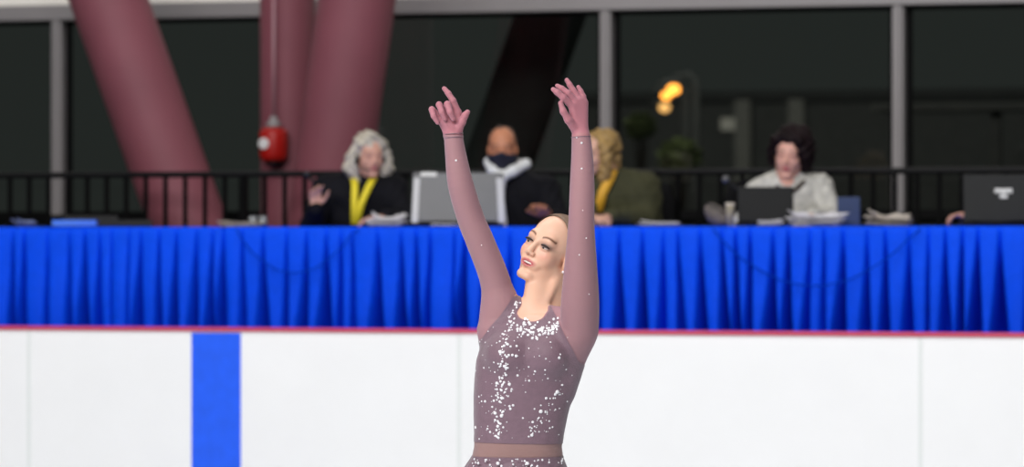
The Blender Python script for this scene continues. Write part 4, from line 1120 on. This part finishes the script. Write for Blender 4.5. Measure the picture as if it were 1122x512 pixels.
# flared skirt
n = 120; rr = []
skr = [(499.5, 517, 616, 0.088, 0.01), (504, 514.5, 618, 0.094, 0.012), (512, 509.5, 620.5, 0.104, 0.014), (530, 503, 627, 0.125, 0.02), (560, 492, 638, 0.16, 0.02), (600, 478, 650, 0.20, 0.02)]
v = []; F = []
for j, (py0, l, r, b_, cy) in enumerate(skr):
    for k in range(n):
        a_ = 2 * math.pi * k / n; rip = 1 + 0.012 * j * math.sin(a_ * 11 + j * 0.15)
        c0 = K((l + r) / 2, py0, cy); v.append((c0[0] + (r - l) / 2 / SK * rip * math.cos(a_), c0[1] + b_ * rip * math.sin(a_), c0[2]))
for j in range(len(skr) - 1):
    for k in range(n): F.append((j * n + k, (j + 1) * n + k, (j + 1) * n + (k + 1) % n, j * n + (k + 1) % n))
skirt = link_mesh('skirt', v, F, M['mauve'], sroot); m_ = skirt.modifiers.new('t', 'SOLIDIFY'); m_.thickness = 0.002
# wrist seams
for (c0, r0, nm) in ((K(497, 147, -0.035), 0.0285, 'wrist_seam'), (K(497.3, 151, -0.035), 0.0285, 'wrist_seam'), (K(636, 151, -0.13), 0.0285, 'wrist_seam')):
    ring = [(c0[0] + r0 * math.cos(t_), c0[1] + r0 * math.sin(t_), c0[2] + 0.002 * math.cos(t_)) for t_ in np.linspace(0, 2 * math.pi, 25)]
    MB().tube(ring, 0.0012, 6).build(nm, M['mauve'], sroot, True)
# crystals
rc = random.Random(4)
front = Ns[:, 1] < 0.2
idx = np.where(front & (py_ > 120) & (py_ < 512) & (dh > 0.004))[0]
FV = Vs[idx]; FN = Ns[idx]
pts = []
def stone(px, py, r): pts.append((px, py, r))
for (px, py, r) in ((548, 384, 2.2), (553, 387, 1.3), (554, 402, 2.0), (556, 376, 1.6), (544, 419, 2.0), (550, 422, 1.6), (557, 420, 2.0), (549, 436, 2.1), (545, 430, 1.2), (542, 452, 2.1), (549, 455, 2.2), (545, 467, 2.0),
                    (546, 474, 1.6), (583, 476, 2.0), (580, 478, 1.2), (584, 462, 1.6), (593, 450, 2.4), (599, 436, 1.7), (611, 429, 2.5), (608, 432, 1.6), (566, 388, 1.8), (567, 378, 1.6), (613, 391, 1.8), (585, 406, 1.4),
                    (580, 417, 1.4), (562, 444, 1.6), (573, 458, 1.2), (568, 411, 1.5), (531, 439, 1.6), (521, 468, 1.8), (525, 480, 1.0), (606, 467, 1.2), (616, 421, 1.4), (558, 361, 1.8), (552, 366, 1.6),
                    (523, 500, 1.6), (524, 506, 1.7), (545, 506, 2.2), (549, 508, 1.6), (579, 506, 2.2), (576, 504, 1.4), (602, 505, 1.3), (533, 503, 1.2), (560, 504, 1.3)): stone(px, py, r)
for _ in range(110):
    u = rc.random(); px = 557 + u * 54; py = 351 + 7 * math.sin(math.pi * u) + rc.gauss(2.5, 4.5) + (2 if u > .5 else 0); stone(px, py, rc.uniform(0.7, 2.0))
for _ in range(26): u = rc.random(); stone(566 - 9 * u + rc.gauss(0, 1.5), 330 + 25 * u, rc.uniform(0.6, 1.4))
for _ in range(120): u = rc.random(); stone(553 - 8 * u + rc.gauss(0, 4.8), 362 + u * 118, rc.uniform(0.6, 1.7))
for _ in range(34): u = rc.random(); stone(612 - 30 * u + rc.gauss(0, 3.0), 430 + u * 48, rc.uniform(0.5, 1.2))
for _ in range(110): stone(rc.uniform(521, 630), rc.uniform(356, 481), rc.choice([0.45, 0.5, 0.6, 0.8, 1.1]))
for _ in range(46): stone(rc.uniform(514, 617), rc.uniform(502, 511), rc.choice([0.5, 0.7, 1.0, 1.3]))
for _ in range(9): stone(523 + rc.uniform(-2, 12), rc.uniform(345, 380), rc.uniform(0.5, 1.0))
sleeve_st = [(499, 176, 1.3), (637, 157, 1.4), (636, 185, 1.1), (642, 262, 0.9), (633, 280, 0.9), (528, 270, 0.7), (638, 230, 0.6), (630, 152, 1.0), (645, 322, 0.8)]
q = MB(); q2 = MB(); q3 = MB(); ico = None
def put(mb, px, py, r, off):
    tx, tz = (px - 580) / SK, CAMZ + (263 - py) / SK
    dd = (FV[:, 0] - tx) ** 2 + (FV[:, 2] - tz) ** 2
    near = np.where(dd < 0.004 ** 2)[0]
    if len(near) == 0: return
    i = near[np.argmin(FV[near, 1])]
    nn = Vector(FN[i]); c0 = Vector(FV[i]) + nn * off
    R_ = Vector((0, 0, 1)).rotation_difference(nn).to_matrix()
    # a low faceted stone
    rad = r / SK
    ring = [mb.bm.verts.new(c0 + R_ @ Vector((rad * math.cos(k * math.pi / 3), rad * math.sin(k * math.pi / 3), 0))) for k in range(6)]
    ring2 = [mb.bm.verts.new(c0 + R_ @ Vector((rad * 0.6 * math.cos(k * math.pi / 3), rad * 0.6 * math.sin(k * math.pi / 3), rad * 0.55))) for k in range(6)]
    for k in range(6): mb.bm.faces.new((ring[k], ring[(k + 1) % 6], ring2[(k + 1) % 6], ring2[k]))
    mb.bm.faces.new(ring2); mb.bm.faces.new(ring[::-1])
wline = lambda px: 484 + (px - 520) * 0.02
for (px, py, r) in pts:
    le = np.interp(py, [318, 328, 345, 358, 372, 384], [566, 560, 549, 538, 528, 512]); re = np.interp(py, [330, 345, 352, 365, 380, 395, 408], [604, 611, 614, 620, 628, 634, 650])
    if py < wline(px) - 1:
        if le - 8 < px < re: put(q, px, py, r, 0.0036)
    elif py > 500: put(q2, px, py, r, 0.004)
for s in sleeve_st: put(q3, *s, 0.002)
tag(q.build('bodice_crystals', M['crystal'], bod), kind='stuff'); 
o2 = q2.build('skirt_crystals', M['crystal'], skirt); tag(o2, kind='stuff')
m2 = o2; 
for v_ in o2.data.vertices: v_.co.y -= 0.012
tag(q3.build('sleeve_crystals', M['crystal'], sroot), kind='stuff')
# skates
for sx, yy in ((-1, 0.03), (1, -0.01)):
    cx = -0.03 + sx * 0.085
    Bt = Body(); Bt.cap((cx, yy + 0.025, 0.10), (cx, yy + 0.02, 0.24), 0.044, 0.050, 0.02); Bt.cap((cx, yy + 0.035, 0.085), (cx - 0.02, yy - 0.115, 0.075), 0.040, 0.034, 0.03)
    V, F = Bt.mesh(0.005); bo = link_mesh('skate_boot', V, F, M['boot'], sroot)
    MB().box((cx - 0.01, yy - 0.04, 0.012), (0.005, 0.27, 0.024), bev=0.001).box((cx, yy + 0.04, 0.032), (0.012, 0.05, 0.03)).box((cx - 0.018, yy - 0.11, 0.032), (0.012, 0.05, 0.03)).build('blade', M['steel'], bo)
